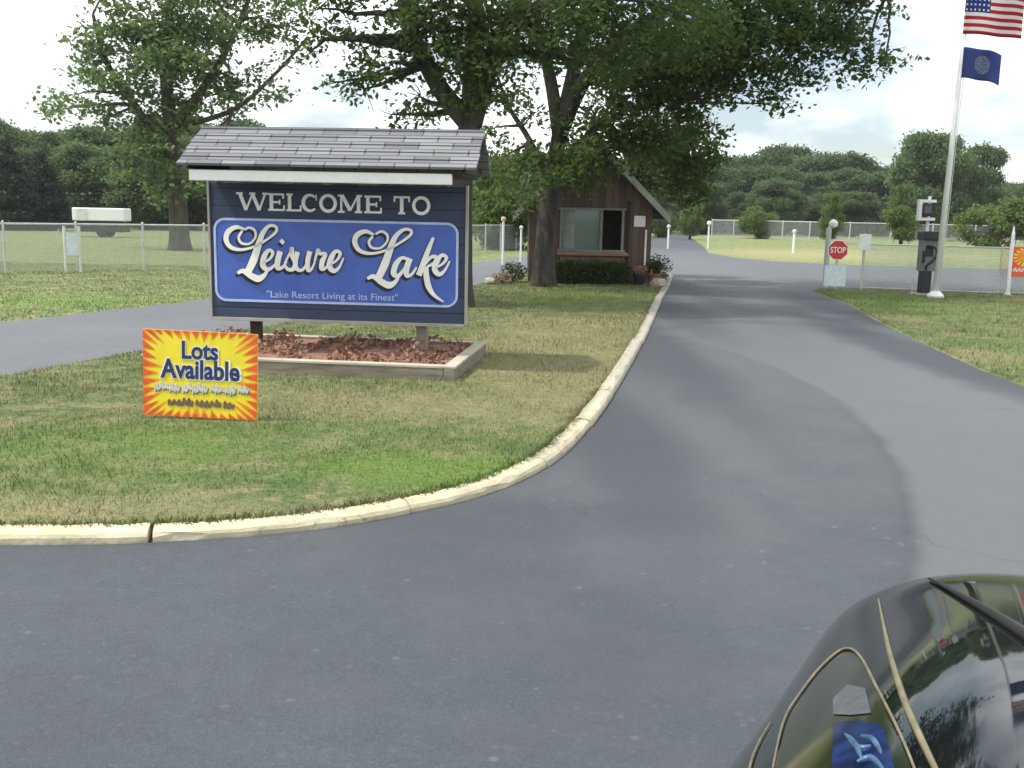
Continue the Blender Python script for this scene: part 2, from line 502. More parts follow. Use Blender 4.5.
M = dict(
    road=make_asphalt('asphalt', (0.058, 0.068, 0.078), True),
    exit_road=make_asphalt('weathered asphalt', (0.125, 0.133, 0.146), False),
    ground=make_grass('meadow grass', 1.28),
    lawn=make_grass('lawn', .9),
    blade=make_grass('grass blades', 1.05, True),
    kerb=make_kerb(),
    shingle=make_shingle(),
    navy=make_boards('navy painted wood', (0.036, 0.054, 0.105), 0.16, 1, 0.15),
    blue=plain('blue sign paint', (0.055, 0.115, 0.44), 0.45, 0.14, 3),
    paleblue=plain('pale blue paint', (0.42, 0.52, 0.75), 0.5, 0.1),
    white=plain('white paint', (0.78, 0.78, 0.76), 0.5, 0.05),
    offwhite=plain('weathered white paint', (0.62, 0.62, 0.58), 0.6, 0.12),
    shadow_ink=plain('black lettering paint', (0.008, 0.01, 0.02), 0.5, 0.2),
    cream=plain('cream lettering', (0.86, 0.85, 0.78), 0.5, 0.05),
    silver_letter=plain('grey white lettering', (0.82, 0.84, 0.84), 0.5, 0.08, 30),
    timber=plain('weathered timber', (0.20, 0.175, 0.135), 0.9, 0.4, 3, bump=.4, stretch=(1, 8, 8)),
    timber_top=plain('pale timber', (0.42, 0.385, 0.30), 0.9, 0.2, 4, bump=.3),
    post=plain('grey post wood', (0.21, 0.19, 0.155), 0.9, 0.3, 4, bump=.3),
    darkwood=plain('dark stained wood', (0.03, 0.024, 0.02), 0.85, 0.3, 5),
    siding=make_boards('brown board siding', (0.115, 0.074, 0.052), 0.15, 0),
    brown=plain('brown trim', (0.20, 0.115, 0.07), 0.7, 0.25, 4),
    fascia=plain('weathered grey fascia', (0.34, 0.33, 0.29), 0.8, 0.2, 3),
    dark=plain('near black paint', (0.014, 0.014, 0.016), 0.5, 0.2),
    interior=plain('dim interior', (0.16, 0.15, 0.13), 0.9, 0.2),
    window=make_glass('window glass', (0.10, 0.15, 0.14), .06),
    curtain=plain('pale curtain', (0.30, 0.34, 0.33), 0.8, 0.2, 6),
    galv=plain('galvanised steel', (0.50, 0.52, 0.52), 0.45, 0.15, 12, metal=.3),
    palepost=plain('pale green post paint', (0.42, 0.50, 0.45), 0.6, 0.1),
    flagpole=plain('white pole paint', (0.74, 0.75, 0.74), 0.35, 0.06),
    greybox=plain('grey cabinet paint', (0.17, 0.175, 0.17), 0.5, 0.2),
    red=plain('stop sign red', (0.55, 0.025, 0.03), 0.45, 0.12),
    yellow=plain('sign yellow', (0.80, 0.66, 0.03), 0.5, 0.08),
    cream_yellow=plain('faded yellow', (0.55, 0.48, 0.2), .6, .2),
    orange=plain('sign orange', (0.80, 0.26, 0.02), 0.5, 0.15, 20),
    redorange=plain('sign red orange', (0.72, 0.09, 0.025), 0.5, 0.15, 20),
    signblue=plain('sign navy lettering', (0.012, 0.03, 0.13), 0.5, 0.15, 20),
    chain=make_chainlink('chain link mesh'),
    chain_far=make_chainlink('chain link mesh far', 0.06, 0.17),
    leaf_big=make_leaf('shade tree leaves', (0.048, 0.092, 0.024), (0.075, 0.13, 0.03), (0.13, 0.185, 0.05), .6, .5),
    leaf_left=make_leaf('ash leaves', (0.10, 0.175, 0.06), (0.15, 0.23, 0.08), (0.23, 0.30, 0.13), .6, .55),
    leaf_far=make_leaf('woodland leaves', (0.055, 0.115, 0.052), (0.10, 0.165, 0.06), (0.17, 0.235, 0.095), .25, .45),
    leaf_light=make_leaf('light green leaves', (0.10, 0.18, 0.045), (0.14, 0.22, 0.05), (0.20, 0.27, 0.08), .5, .5),
    needle=make_leaf('conifer needles', (0.025, 0.052, 0.034), (0.038, 0.066, 0.038), (0.055, 0.085, 0.05), .5, .2),
    hedge=make_leaf('hedge leaves', (0.03, 0.06, 0.014), (0.045, 0.08, 0.02), (0.07, 0.11, 0.03), 2),
    mulch=make_leaf('red bark and foliage', (0.24, 0.11, 0.075), (0.34, 0.17, 0.115), (0.40, 0.29, 0.20), 3, .1),
    mulch_soil=plain('red mulch', (0.24, 0.125, 0.085), 0.95, 0.4, 12, bump=.8),
    flower=make_leaf('pink flowers', (0.30, 0.11, 0.12), (0.34, 0.2, 0.14), (0.36, 0.3, 0.2), 3, .1),
    stone=plain('pale stone', (0.40, 0.37, 0.30), 0.9, 0.25, 5, bump=.5),
    clay=plain('clay pot', (0.22, 0.09, 0.06), 0.85, 0.2, 6),
    bark=make_bark('grey brown bark', (0.05, 0.043, 0.036)),
    bark_far=make_bark('far bark', (0.075, 0.065, 0.052)),
    paint=make_car_paint(),
    chrome=plain('chrome', (0.6, 0.6, 0.6), 0.12, 0.05, 5, metal=1.0),
    tyre=plain('tyre rubber', (0.018, 0.018, 0.019), 0.8, 0.2),
    rim=plain('alloy rim', (0.45, 0.45, 0.46), 0.3, 0.1, 5, metal=.9),
    carglass=make_glass('tinted car glass', (0.012, 0.016, 0.016), .02),
    lens=make_glass('lamp lens', (0.45, 0.46, 0.47), .06),
    headlens=make_glass('smoked headlamp lens', (0.02, 0.026, 0.012), .08),  # reflections painted onto the car's wing, down to the gold one below
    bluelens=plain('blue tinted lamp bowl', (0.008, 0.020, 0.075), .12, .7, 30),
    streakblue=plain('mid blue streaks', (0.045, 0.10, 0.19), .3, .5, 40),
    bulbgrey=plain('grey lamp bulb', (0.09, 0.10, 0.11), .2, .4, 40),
    goldtrim=plain('pale gold trim', (0.17, 0.15, 0.085), .45, .35, 30),  # colour of the kerb's reflection painted on the wing
    amber=make_glass('amber lens', (0.6, 0.2, 0.02), .15),
    taillens=make_glass('red lens', (0.4, 0.01, 0.01), .1),
    rubber=plain('black rubber', (0.01, 0.01, 0.011), 0.5, 0.2),
    notice=plain('pale notice board', (0.62, 0.70, 0.72), 0.6, 0.12, 10),
)


# ------------------------------------------------------------------ ground, roads, kerb, lawns
def catmull(pts, sub=6, closed=False):
    P = [Vector(p) for p in pts]
    n = len(P); out = []
    last = n if closed else n - 1
    for i in range(last):
        if closed: a, b, c, d = P[(i - 1) % n], P[i], P[(i + 1) % n], P[(i + 2) % n]
        else: a, b, c, d = P[max(i - 1, 0)], P[i], P[i + 1], P[min(i + 2, n - 1)]
        for k in range(sub):
            t = k / sub
            out.append(0.5 * ((2 * b) + (c - a) * t + (2 * a - 5 * b + 4 * c - d) * t * t + (3 * b - 3 * c + d - a) * t ** 3))
    if not closed: out.append(P[-1])
    return out


def sheet(name, pts, z, m, kind='structure', skirt=None):
    pts = [Vector((p[0], p[1], z)) for p in pts]
    tris = tessellate_polygon([pts])
    mb = MB()
    mb.v = pts[:]; mb.f = [list(t) for t in tris]
    if skirt:
        n = len(pts)
        cen = sum((p for p in pts), Vector()) / n
        for i, p in enumerate(pts):
            a, b = pts[i - 1], pts[(i + 1) % n]
            nr = Vector((b.y - a.y, -(b.x - a.x), 0)).normalized() * skirt[0] * skirt[2]
            mb.v.append(Vector((p.x + nr.x, p.y + nr.y, skirt[1])))
        for i in range(n):
            mb.f.append([i, (i + 1) % n, n + (i + 1) % n, n + i])
    o = mb.build(name, m)
    return tag(o, kind=kind)


def area2(pts): return sum(pts[i - 1][0] * pts[i][1] - pts[i][0] * pts[i - 1][1] for i in range(len(pts))) / 2


# base ground
gb = MB()
xs = [-1500, -400, -150, -60, -20, 0, 20, 60, 150, 400, 1500]
for i, x in enumerate(xs):
    for y in xs: gb.v.append(Vector((x, y + 30, 0)))
n_ = len(xs)
for i in range(n_ - 1):
    for j in range(n_ - 1): gb.f.append([i * n_ + j, (i + 1) * n_ + j, (i + 1) * n_ + j + 1, i * n_ + j + 1])
tag(gb.build('ground', M['ground']), kind='structure')

road_far_left = [(6.2, 50), (10.5, 85), (18, 112), (36, 128)]
road_far_right = [(38, 124), (22, 106), (15.4, 90), (10.4, 56), (8.6, 45), (8.7, 40), (9.6, 36.8), (11.7, 35.3), (17.2, 34.4), (45, 33)]
lawn_edge = [(6.36, 21.49), (6.02, 18.0), (5.42, 14.82), (5.01, 11.99), (4.76, 10.13), (4.69, 9.09), (4.85, 7.2), (5.6, 5.2), (8.0, 3.4), (12, 2.6), (40, 2.0)]
main_poly = [(-45, -14), (45, -14), (45, 2.0)] + lawn_edge[::-1] + [(7.0, 22.3), (9.4, 22.5), (12, 22.8), (45, 24.5), (45, 33)] + road_far_right[::-1][1:] + road_far_left[::-1] + [(5.4, 40), (4.2, 34), (2.0, 29), (0.8, 22), (-0.6, 9), (-2.5, 5.2), (-7, 4.6), (-45, 4.2)]
sheet('road', main_poly, 0.004, M['road'])

exit_near = [(-9.5, 4.4), (-6.0, 5.6), (-4.9, 7.2), (-4.35, 8.42), (-3.83, 10.16), (-3.52, 11.4), (-2.2, 15.5), (-0.95, 20.3), (-0.2, 24.2), (0.9, 28), (3.2, 31), (4.6, 35)]
exit_far = [(-30, 4.4), (-10.5, 7.2), (-7.4, 10.6), (-6.4, 12.46), (-5.8, 14.05), (-5.01, 16.29), (-3.2, 22.5), (-1.08, 31.7), (1.2, 39), (5.2, 44)]
sheet('exit_road', [tuple(p[:2]) for p in catmull([(x, y, 0) for x, y in exit_near], 4)] + [tuple(p[:2]) for p in catmull([(x, y, 0) for x, y in exit_far], 4)][::-1], 0.008, M['exit_road'])

kerb_line = [(-10.5, 3.75), (-6, 3.95), (-3.4, 4.08), (-2.2, 4.15), (-1.57, 4.22), (-.96, 4.42), (-.53, 4.70), (-.15, 5.05), (.11, 5.47), (.34, 6.05), (.62, 7.16), (.95, 8.73), (1.6, 12.1), (2.69, 18.24), (3.85, 24.6), (4.05, 26.3), (3.8, 27.8), (3.0, 28.5)]
kerb_pts = [Vector(p) for p in catmull([(x, y, 0) for x, y in kerb_line], 8)]
# island lawn: inside the kerb, sloping down to the exit road
isl_in = []
KW = 0.125


def offset(pts, d):
    out = []
    for i, p in enumerate(pts):
        a, b = pts[max(i - 1, 0)], pts[min(i + 1, len(pts) - 1)]
        t = (b - a).normalized()
        out.append(p + Vector((-t.y, t.x, 0)) * d)
    return out


inner = offset(kerb_pts, KW - 0.02)
island = [(p.x, p.y) for p in inner] + [(1.9, 27.6), (0.75, 26.2), (0.0, 24.0), (-.8, 20.3), (-2.05, 15.5), (-3.37, 11.4), (-3.68, 10.1), (-4.2, 8.4), (-4.7, 7.2), (-5.8, 5.8), (-8.0, 4.9), (-10, 4.3)]
sgn = 1 if area2(island) > 0 else -1
sheet('lawn', island, 0.045, M['lawn'], skirt=(0.05, -0.02, sgn))
right_lawn = lawn_edge[:-1] + [(40, 2.3), (42, 24.0), (12, 22.5), (9.4, 22.2), (7.0, 22.0)]
sgn = 1 if area2(right_lawn) > 0 else -1
sheet('verge', [(x + .08, y) for x, y in right_lawn], 0.03, M['lawn'], skirt=(0.08, -0.02, sgn))
far_is = [(10.2, 41), (11.2, 37.6), (17, 36), (44, 35), (60, 60), (40, 105), (24, 100), (17, 88), (12.2, 58), (10.3, 46)]
sgn = 1 if area2(far_is) > 0 else -1
sheet('meadow', far_is, 0.03, M['ground'], skirt=(0.1, -0.02, sgn))

# kerb: rounded concrete profile swept along the line in cast lengths with open joints
prof = [(0.0, -.03), (0.002, .03), (.012, .046), (.032, .056), (.09, .060), (.115, .057), (KW, .045), (KW, -.03)]
acc = [0.0]
for i in range(1, len(kerb_pts)): acc.append(acc[-1] + (kerb_pts[i] - kerb_pts[i - 1]).length)


def along(s):
    for i in range(1, len(acc)):
        if acc[i] >= s:
            t = (s - acc[i - 1]) / (acc[i] - acc[i - 1])
            a, b = kerb_pts[i - 1], kerb_pts[i]
            return a.lerp(b, t), (b - a).normalized()
    return kerb_pts[-1], (kerb_pts[-1] - kerb_pts[-2]).normalized()


s_joint = min(range(len(kerb_pts)), key=lambda i: (kerb_pts[i] - Vector((-1.58, 4.22, 0))).length)
s_joint = acc[s_joint]
joints = sorted([s_joint + k * 1.22 for k in range(-8, 26) if 0.1 < s_joint + k * 1.22 < acc[-1] - .3])
edges = [0.0] + joints + [acc[-1]]
kb = MB()
for a, b in zip(edges[:-1], edges[1:]):
    g0 = .011 if abs(a - s_joint) < .01 else .004
    g1 = .011 if abs(b - s_joint) < .01 else .004
    a += g0; b -= g1
    nseg = max(2, int((b - a) / .12))
    dz, dx = rnd.uniform(-.006, .006), rnd.uniform(-.008, .008)
    base = len(kb.v)
    for i in range(nseg + 1):
        p, t = along(a + (b - a) * i / nseg)
        nr = Vector((-t.y, t.x, 0))
        for (u, z) in prof:
            j = rnd.uniform(-.003, .003) + (rnd.uniform(0, .018) if (0 < u < .04 and rnd.random() < .06) else 0)
            kb.v.append(p + nr * (u + dx + j) + Vector((0, 0, z + (dz + j if z > 0 else 0))))
    m_ = len(prof)
    for i in range(nseg):
        for k in range(m_ - 1):
            q = base + i * m_ + k
            kb.f.append([q, q + 1, q + m_ + 1, q + m_])
    kb.f.append([base + k for k in range(m_)]); kb.f.append([base + nseg * m_ + k for k in range(m_)])
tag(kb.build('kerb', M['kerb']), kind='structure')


# ------------------------------------------------------------------ grass blades
def in_poly(x, y, poly):
    c = np.zeros(len(x), bool)
    n = len(poly)
    for i in range(n):
        x1, y1 = poly[i - 1]; x2, y2 = poly[i]
        if y1 == y2: continue
        cond = ((y1 > y) != (y2 > y)) & (x < (x2 - x1) * (y - y1) / (y2 - y1) + x1)
        c ^= cond
    return c


BEDC, BEDA = (-1.78, 9.52), R(-7)


def blades(name, poly, box, dens, z0, hgt, wid, keep=None):
    x0, x1, y0, y1 = box
    n = int((x1 - x0) * (y1 - y0) * dens)
    x = rng.uniform(x0, x1, n); y = rng.uniform(y0, y1, n)
    ok = in_poly(x, y, poly)
    ca, sa = math.cos(BEDA), math.sin(BEDA)
    bx = (x - BEDC[0]) * ca + (y - BEDC[1]) * sa; by = -(x - BEDC[0]) * sa + (y - BEDC[1]) * ca
    ok &= ~((abs(bx) < 1.38) & (abs(by) < .86))
    ok &= ~((x > .2) & (x < 3.1) & (y > 21.9) & (y < 24.6))
    if keep is not None: ok &= keep(x, y)
    x, y = x[ok], y[ok]; n = len(x)
    clump = np.sin(x * 2.3 + 1.1 * np.sin(y * 1.7)) * np.sin(y * 2.9 + np.sin(x * 3.1))
    h = hgt * rng.uniform(.5, 1.25, n) * (1 + .35 * clump)
    a = rng.uniform(0, 2 * np.pi, n); w = wid * rng.uniform(.6, 1.3, n)
    lean = rng.uniform(.1, .75, n) * h; la = rng.uniform(0, 2 * np.pi, n)
    V = np.zeros((n, 3, 3), np.float32)
    dx, dy = np.cos(a) * w / 2, np.sin(a) * w / 2
    V[:, 0] = np.stack([x - dx, y - dy, np.full(n, z0)], 1)
    V[:, 1] = np.stack([x + dx, y + dy, np.full(n, z0)], 1)
    V[:, 2] = np.stack([x + np.cos(la) * lean, y + np.sin(la) * lean, z0 + h], 1)
    o = np_mesh(name, V, np.arange(3 * n).reshape(n, 3), M['blade'])
    at_ = o.data.attributes.new('tone', 'FLOAT', 'POINT')
    at_.data.foreach_set('value', np.repeat((rng.uniform(0, 1, n) ** 2).astype(np.float32), 3))
    return tag(o, kind='stuff')


blades('grass', island, (-5.2, 1.2, 4.1, 8.0), 2600, .035, .034, .007)
blades('grass', island, (-4.6, 2.0, 8.0, 13.0), 1100, .035, .042, .010)
blades('grass', island, (-3.5, 4.2, 13.0, 27.5), 420, .035, .05, .016)
blades('grass', right_lawn, (4.4, 12.0, 6.5, 22.3), 420, .02, .05, .015)
left_strip = exit_far[1:8][::-1] + [(-22, 6), (-22, 20), (-14, 28), (-7, 30)]
blades('grass', left_strip, (-16, -2.5, 9, 26), 420, -.005, .034, .014)
# ragged tufts leaning over the inner edge of the kerb
tv = []
for i in range(9000):
    s = rnd.uniform(4.5, acc[-1] - .5) if i % 3 else rnd.uniform(7.0, 14.0)
    p, t = along(s); nr = Vector((-t.y, t.x, 0))
    q = p + nr * (KW - .03 + abs(rnd.gauss(0, .035)))
    hh = rnd.uniform(.02, .05); ln_ = rnd.gauss(-.012, .018); ww = rnd.uniform(.003, .006) * (1 + q.y / 14)
    tv += [q - t * ww + Vector((0, 0, .04)), q + t * ww + Vector((0, 0, .04)), q + nr * ln_ + t * rnd.gauss(0, .02) + Vector((0, 0, .04 + hh))]
o = np_mesh('grass', np.array([tuple(v) for v in tv]), np.arange(len(tv)).reshape(-1, 3), M['blade'])
tag(o, kind='stuff')


# ------------------------------------------------------------------ lettering
def stroke_mesh(mb, pts, wid, y, thick=.006, sub=7, closed=False):
    """a brush stroke in the x-z plane facing -y; width varies along it"""
    P = catmull([(p[0], 0, p[1]) for p in pts], sub, closed) if len(pts) > 2 else [Vector((p[0], 0, p[1])) for p in pts]
    n = len(P)
    if not isinstance(wid, (list, tuple)): wid = [wid] * len(pts)
    ws = []
    for i in range(n):
        u = i / (n - 1) * (len(wid) - 1); k = min(int(u), len(wid) - 2) if len(wid) > 1 else 0
        ws.append(wid[k] + (wid[min(k + 1, len(wid) - 1)] - wid[k]) * (u - k))
    b = len(mb.v)
    for i, p in enumerate(P):
        if closed: t = P[(i + 1) % n] - P[i - 1]
        else: t = P[min(i + 1, n - 1)] - P[max(i - 1, 0)]
        t = t.normalized() if t.length else Vector((1, 0, 0))
        nr = Vector((-t.z, 0, t.x)) * ws[i] / 2
        mb.v += [p + nr + Vector((0, y, 0)), p - nr + Vector((0, y, 0)), p + nr + Vector((0, y + thick, 0)), p - nr + Vector((0, y + thick, 0))]
    for i in range(n if closed else n - 1):
        q = b + 4 * i; r_ = b + 4 * ((i + 1) % n)
        mb.f += [[q, q + 1, r_ + 1, r_], [q + 1, q + 3, r_ + 3, r_ + 1], [q, r_, r_ + 2, q + 2]]
    if not closed:
        mb.f += [[b, b + 2, b + 3, b + 1], [b + 4 * n - 4, b + 4 * n - 3, b + 4 * n - 1, b + 4 * n - 2]]


def text_mesh(name, body, size, m, parent, loc, sx=1.0, off=0.0, ext=.002, shear=0.0, fit=None, space=1.0):
    cu = bpy.data.curves.new(name, 'FONT')
    cu.body = body; cu.size = size; cu.extrude = ext; cu.offset = off; cu.align_x = 'CENTER'; cu.align_y = 'CENTER'; cu.shear = shear
    cu.space_character = space; cu.resolution_u = 4
    tmp = bpy.data.objects.new('tmp', cu); COL.link(tmp)
    dg = bpy.context.evaluated_depsgraph_get(); dg.update()
    me = bpy.data.meshes.new_from_object(tmp.evaluated_get(dg))
    bpy.data.objects.remove(tmp)
    me.name = name
    co = np.zeros(len(me.vertices) * 3, np.float32); me.vertices.foreach_get('co', co); co = co.reshape(-1, 3)
    if fit:
        w = co[:, 0].max() - co[:, 0].min(); co[:, 0] *= fit[0] / w
        if fit[1]: co[:, 1] *= fit[1] / (co[:, 1].max() - co[:, 1].min())
    else: co[:, 0] *= sx
    co[:, 0] -= (co[:, 0].max() + co[:, 0].min()) / 2; co[:, 1] -= (co[:, 1].max() + co[:, 1].min()) / 2
    new = np.stack([co[:, 0], -co[:, 2], co[:, 1]], 1).astype(np.float32)   # text plane -> x-z plane facing -y
    me.vertices.foreach_set('co', new.ravel()); me.update()
    me.materials.clear(); me.materials.append(m)
    o = bpy.data.objects.new(name, me); COL.link(o)
    o.parent = parent; o.location = loc
    return o


# ------------------------------------------------------------------ welcome sign
SIGN_Y = 9.55
tl, br_ = at(208, 183, SIGN_Y), at(464, 325, SIGN_Y)
BW, BH = 2.44, 1.265
sx_c = at(335, 250, SIGN_Y).x
sign = thing('welcome_sign', 'large blue welcome sign under its own shingled roof on the grass island', 'sign', (sx_c + .018, SIGN_Y, 0.045), R(-5))
ZB = 0.39            # underside of the board above the lawn
fr = MB().box((0, .02, ZB + BH / 2), (BW, .05, BH))
board = fr.build('board', M['navy'], sign, bevel=.004)
mb = MB()
mb.box((-BW / 2 - .012, .015, ZB + BH / 2), (.022, .07, BH + .03)).box((BW / 2 + .012, .015, ZB + BH / 2), (.022, .07, BH + .03)).box((0, .015, ZB - .0175), (BW, .07, .032))
mb.build('frame', M['fascia'], board, bevel=.003)


def bz(x, y):
    """from the survey grid of the board face to its own x, z"""
    u = (x - 28) / 938.0
    yt, yb = 8 + 18 * u, 496 + 28 * u
    return ((u - .5) * BW, ZB + BH * (1 - (y - yt) / (yb - yt)))


def rrect(x0, z0, x1, z1, r, n=7):
    pts = []
    for cx, cz, a0 in ((x1 - r, z1 - r, 0), (x0 + r, z1 - r, 90), (x0 + r, z0 + r, 180), (x1 - r, z0 + r, 270)):
        for k in range(n + 1):
            a = R(a0 + 90 * k / n)
            pts.append((cx + r * math.cos(a), cz + r * math.sin(a)))
    return pts


px0, pz1 = bz(44, 138); px1, _ = bz(938, 160); _, pz0 = bz(44, 434)
panel = rrect(px0, pz0, px1, pz1, .10)
MB().prism(panel, -.010, -.003).build('panel', M['blue'], board)
mb = MB(); stroke_mesh(mb, panel, .022, -.016, .008, 1, True)
mb.build('outline', M['paleblue'], board)

# script lettering, brush strokes (path, widths) on the survey grid
script = [
    # L of the first word
    ([(158, 176), (128, 168), (98, 184), (88, 212), (104, 240), (142, 250), (196, 238), (246, 210), (276, 184), (274, 166), (250, 164), (226, 190), (208, 236), (190, 286), (166, 334)], [8, 15, 20, 20, 16, 11, 9, 9, 11, 10, 12, 18, 25, 30, 26]),
    ([(150, 182), (136, 205), (146, 226), (176, 228), (198, 205), (196, 180), (176, 170), (158, 178)], [9, 10, 9, 8, 8, 9, 9, 8]),
    ([(128, 336), (150, 328), (180, 346), (206, 356), (230, 342), (246, 316)], [10, 18, 24, 26, 15, 7]),
    ([(222, 300), (250, 284), (262, 262), (248, 252), (230, 274), (224, 306), (240, 322), (262, 312), (284, 286)], [7, 9, 13, 13, 20, 22, 17, 10, 7]),
    ([(290, 256), (280, 290), (280, 316), (298, 314), (314, 292)], [22, 22, 20, 11, 7]),
    ([(293, 226), (303, 216)], [18, 18]),
    ([(306, 300), (326, 262), (334, 244), (334, 270), (346, 298), (338, 320), (318, 322), (308, 310)], [7, 9, 13, 18, 19, 17, 13, 10]),
    ([(354, 258), (346, 290), (347, 312), (358, 325), (374, 322), (388, 300)], [19, 19, 17, 14, 10, 8]),
    ([(400, 256), (391, 292), (393, 324), (406, 320), (418, 294)], [19, 19, 17, 9, 6]),
    ([(416, 296), (430, 252), (436, 264), (458, 266), (446, 292), (443, 318), (456, 318), (470, 300)], [6, 13, 14, 12, 20, 19, 10, 6]),
    ([(474, 306), (500, 288), (512, 264), (496, 256), (480, 278), (472, 310), (488, 328), (508, 314), (524, 280)], [7, 9, 13, 13, 20, 22, 17, 10, 6]),
    # L of the second word
    ([(636, 196), (606, 184), (576, 196), (566, 222), (582, 252), (622, 264), (676, 254), (730, 226), (768, 198), (770, 180), (744, 178), (714, 204), (694, 252), (676, 302), (652, 354)], [8, 15, 20, 20, 16, 11, 9, 9, 11, 10, 12, 18, 25, 30, 26]),
    ([(632, 202), (618, 222), (628, 242), (660, 244), (684, 220), (684, 196), (664, 184), (642, 194)], [9, 10, 9, 8, 8, 9, 9, 8]),
    ([(612, 356), (634, 348), (664, 368), (692, 380), (716, 366), (732, 336)], [10, 18, 24, 26, 15, 7]),
    ([(760, 286), (738, 280), (716, 304), (708, 336), (724, 346), (744, 324), (762, 288)], [10, 13, 21, 22, 16, 10, 9]),
    ([(768, 282), (756, 316), (756, 344), (774, 340), (792, 314)], [22, 22, 18, 10, 7]),
    ([(852, 206), (836, 246), (818, 296), (800, 344)], [10, 17, 22, 22]),
    ([(818, 308), (844, 278), (862, 278), (856, 298), (830, 312)], [8, 12, 15, 13, 8]),
    ([(826, 312), (828, 348), (836, 384), (856, 416), (892, 442)], [18, 22, 22, 14, 3]),
    ([(858, 318), (886, 302), (900, 280), (884, 270), (866, 292), (858, 322), (874, 340), (894, 326), (912, 292)], [7, 9, 13, 13, 20, 22, 17, 10, 6]),
]
K = BW / 938.0
shadow = MB(); letters = MB()
for i, (pts, wd) in enumerate(script):
    stroke_mesh(shadow, [bz(x - 9, y + 11) for x, y in pts], [w * K * 1.0 for w in wd], -.0125 - .0003 * (i % 5), .002)
    stroke_mesh(letters, [bz(x, y) for x, y in pts], [w * K * .95 for w in wd], -.030 - .0006 * (i % 7), .010)
shadow.build('letter_shadow', M['shadow_ink'], board)
letters.build('script_lettering', M['cream'], board)

# slab serif capitals
GL = {
    'W': (1.35, [((0, 1), (.33, 0), .17), ((.33, 0), (.66, .95), .09), ((.66, .95), (1.0, 0), .17), ((1.0, 0), (1.33, 1), .09)], [(0, 1, .34), (.66, 1, .30), (1.33, 1, .3)]),
    'E': (.88, [((.18, 0), (.18, 1), .17), ((0, .95), (.84, .95), .10), ((.1, .5), (.62, .5), .10), ((0, .05), (.88, .05), .10), ((.82, .98), (.82, .7), .08), ((.62, .64), (.62, .36), .07), ((.86, .02), (.86, .32), .08)], []),
    'L': (.85, [((.18, 0), (.18, 1), .17), ((0, .05), (.84, .05), .10), ((.82, .02), (.82, .34), .08)], [(.18, 1, .36)]),
    'M': (1.25, [((.16, 0), (.16, 1), .10), ((.2, 1), (.62, .12), .17), ((.62, .12), (1.04, 1), .09), ((1.06, 0), (1.06, 1), .17)], [(.16, 0, .34), (1.06, 0, .36), (.12, 1, .26), (1.1, 1, .28)]),
    'T': (.95, [((.47, 0), (.47, 1), .17), ((.02, .95), (.92, .95), .10), ((.05, .98), (.05, .68), .08), ((.89, .98), (.89, .68), .08)], [(.47, 0, .38)]),
    'O': (.98, 'O', []), 'C': (.9, 'C', []),
}
wl_mb = MB(); lay = 0


def glyph(ch, x, z, wsc, h):
    global lay
    wd, strokes, ser = GL[ch]
    u = wsc / wd
    P = lambda q: (x + q[0] * u, z + q[1] * h)
    if strokes == 'O':
        pts = [(x + wsc / 2 + wsc * .40 * math.cos(a), z + h / 2 + h * .45 * math.sin(a)) for a in [R(k * 20) for k in range(18)]]
        stroke_mesh(wl_mb, pts, [.030, .030], -.013, .012, 2, True)
    elif strokes == 'C':
        pts = [(x + wsc * .48 + wsc * .42 * math.cos(a), z + h / 2 + h * .45 * math.sin(a)) for a in [R(45 + k * 15) for k in range(19)]]
        stroke_mesh(wl_mb, pts, [.017, .032, .032, .017], -.013, .012, 2)
        stroke_mesh(wl_mb, [(x + wsc * .86, z + h * .98), (x + wsc * .86, z + h * .64)], .010, -.0136, .012)
    else:
        for a, b, w in strokes:
            lay += 1
            stroke_mesh(wl_mb, [P(a), P(b)], w * .19, -.013 - .0005 * (lay % 9), .012)
        for sx_, sz_, sw in ser:
            lay += 1
            zz = z + sz_ * h + (-.006 if sz_ > .5 else .006)
            stroke_mesh(wl_mb, [(x + (sx_ - sw / 2) * u, zz), (x + (sx_ + sw / 2) * u, zz)], 0.019, -.013 - .0005 * (lay % 9), .012)


for ch, xa, xb in (('W', 140, 238), ('E', 246, 306), ('L', 314, 368), ('C', 372, 432), ('O', 434, 500), ('M', 504, 592), ('E', 600, 662), ('T', 706, 766), ('O', 772, 840)):
    (xl, zl), (xr, _) = bz(xa, 106 + (xa - 140) * .026), bz(xb, 110)
    _, zt = bz(xa, 44 + (xa - 140) * .024)
    glyph(ch, xl, zl, xr - xl, zt - zl)
wl_mb.build('capital_lettering', M['silver_letter'], board)
(tx0, tz), (tx1, _) = bz(235, 417), bz(722, 432)
text_mesh('tagline', '"Lake Resort Living at its Finest"', .075, M['paleblue'], board, ((tx0 + tx1) / 2, -.0125, tz + .002), fit=(tx1 - tx0, .085), off=0)

# posts
for x in (-.83, .80):
    MB().box((x, .10, (ZB + BH) / 2 - .08), (.10, .09, ZB + BH + .16)).build('post', M['post'] if x > 0 else M['darkwood'], sign, bevel=.006)
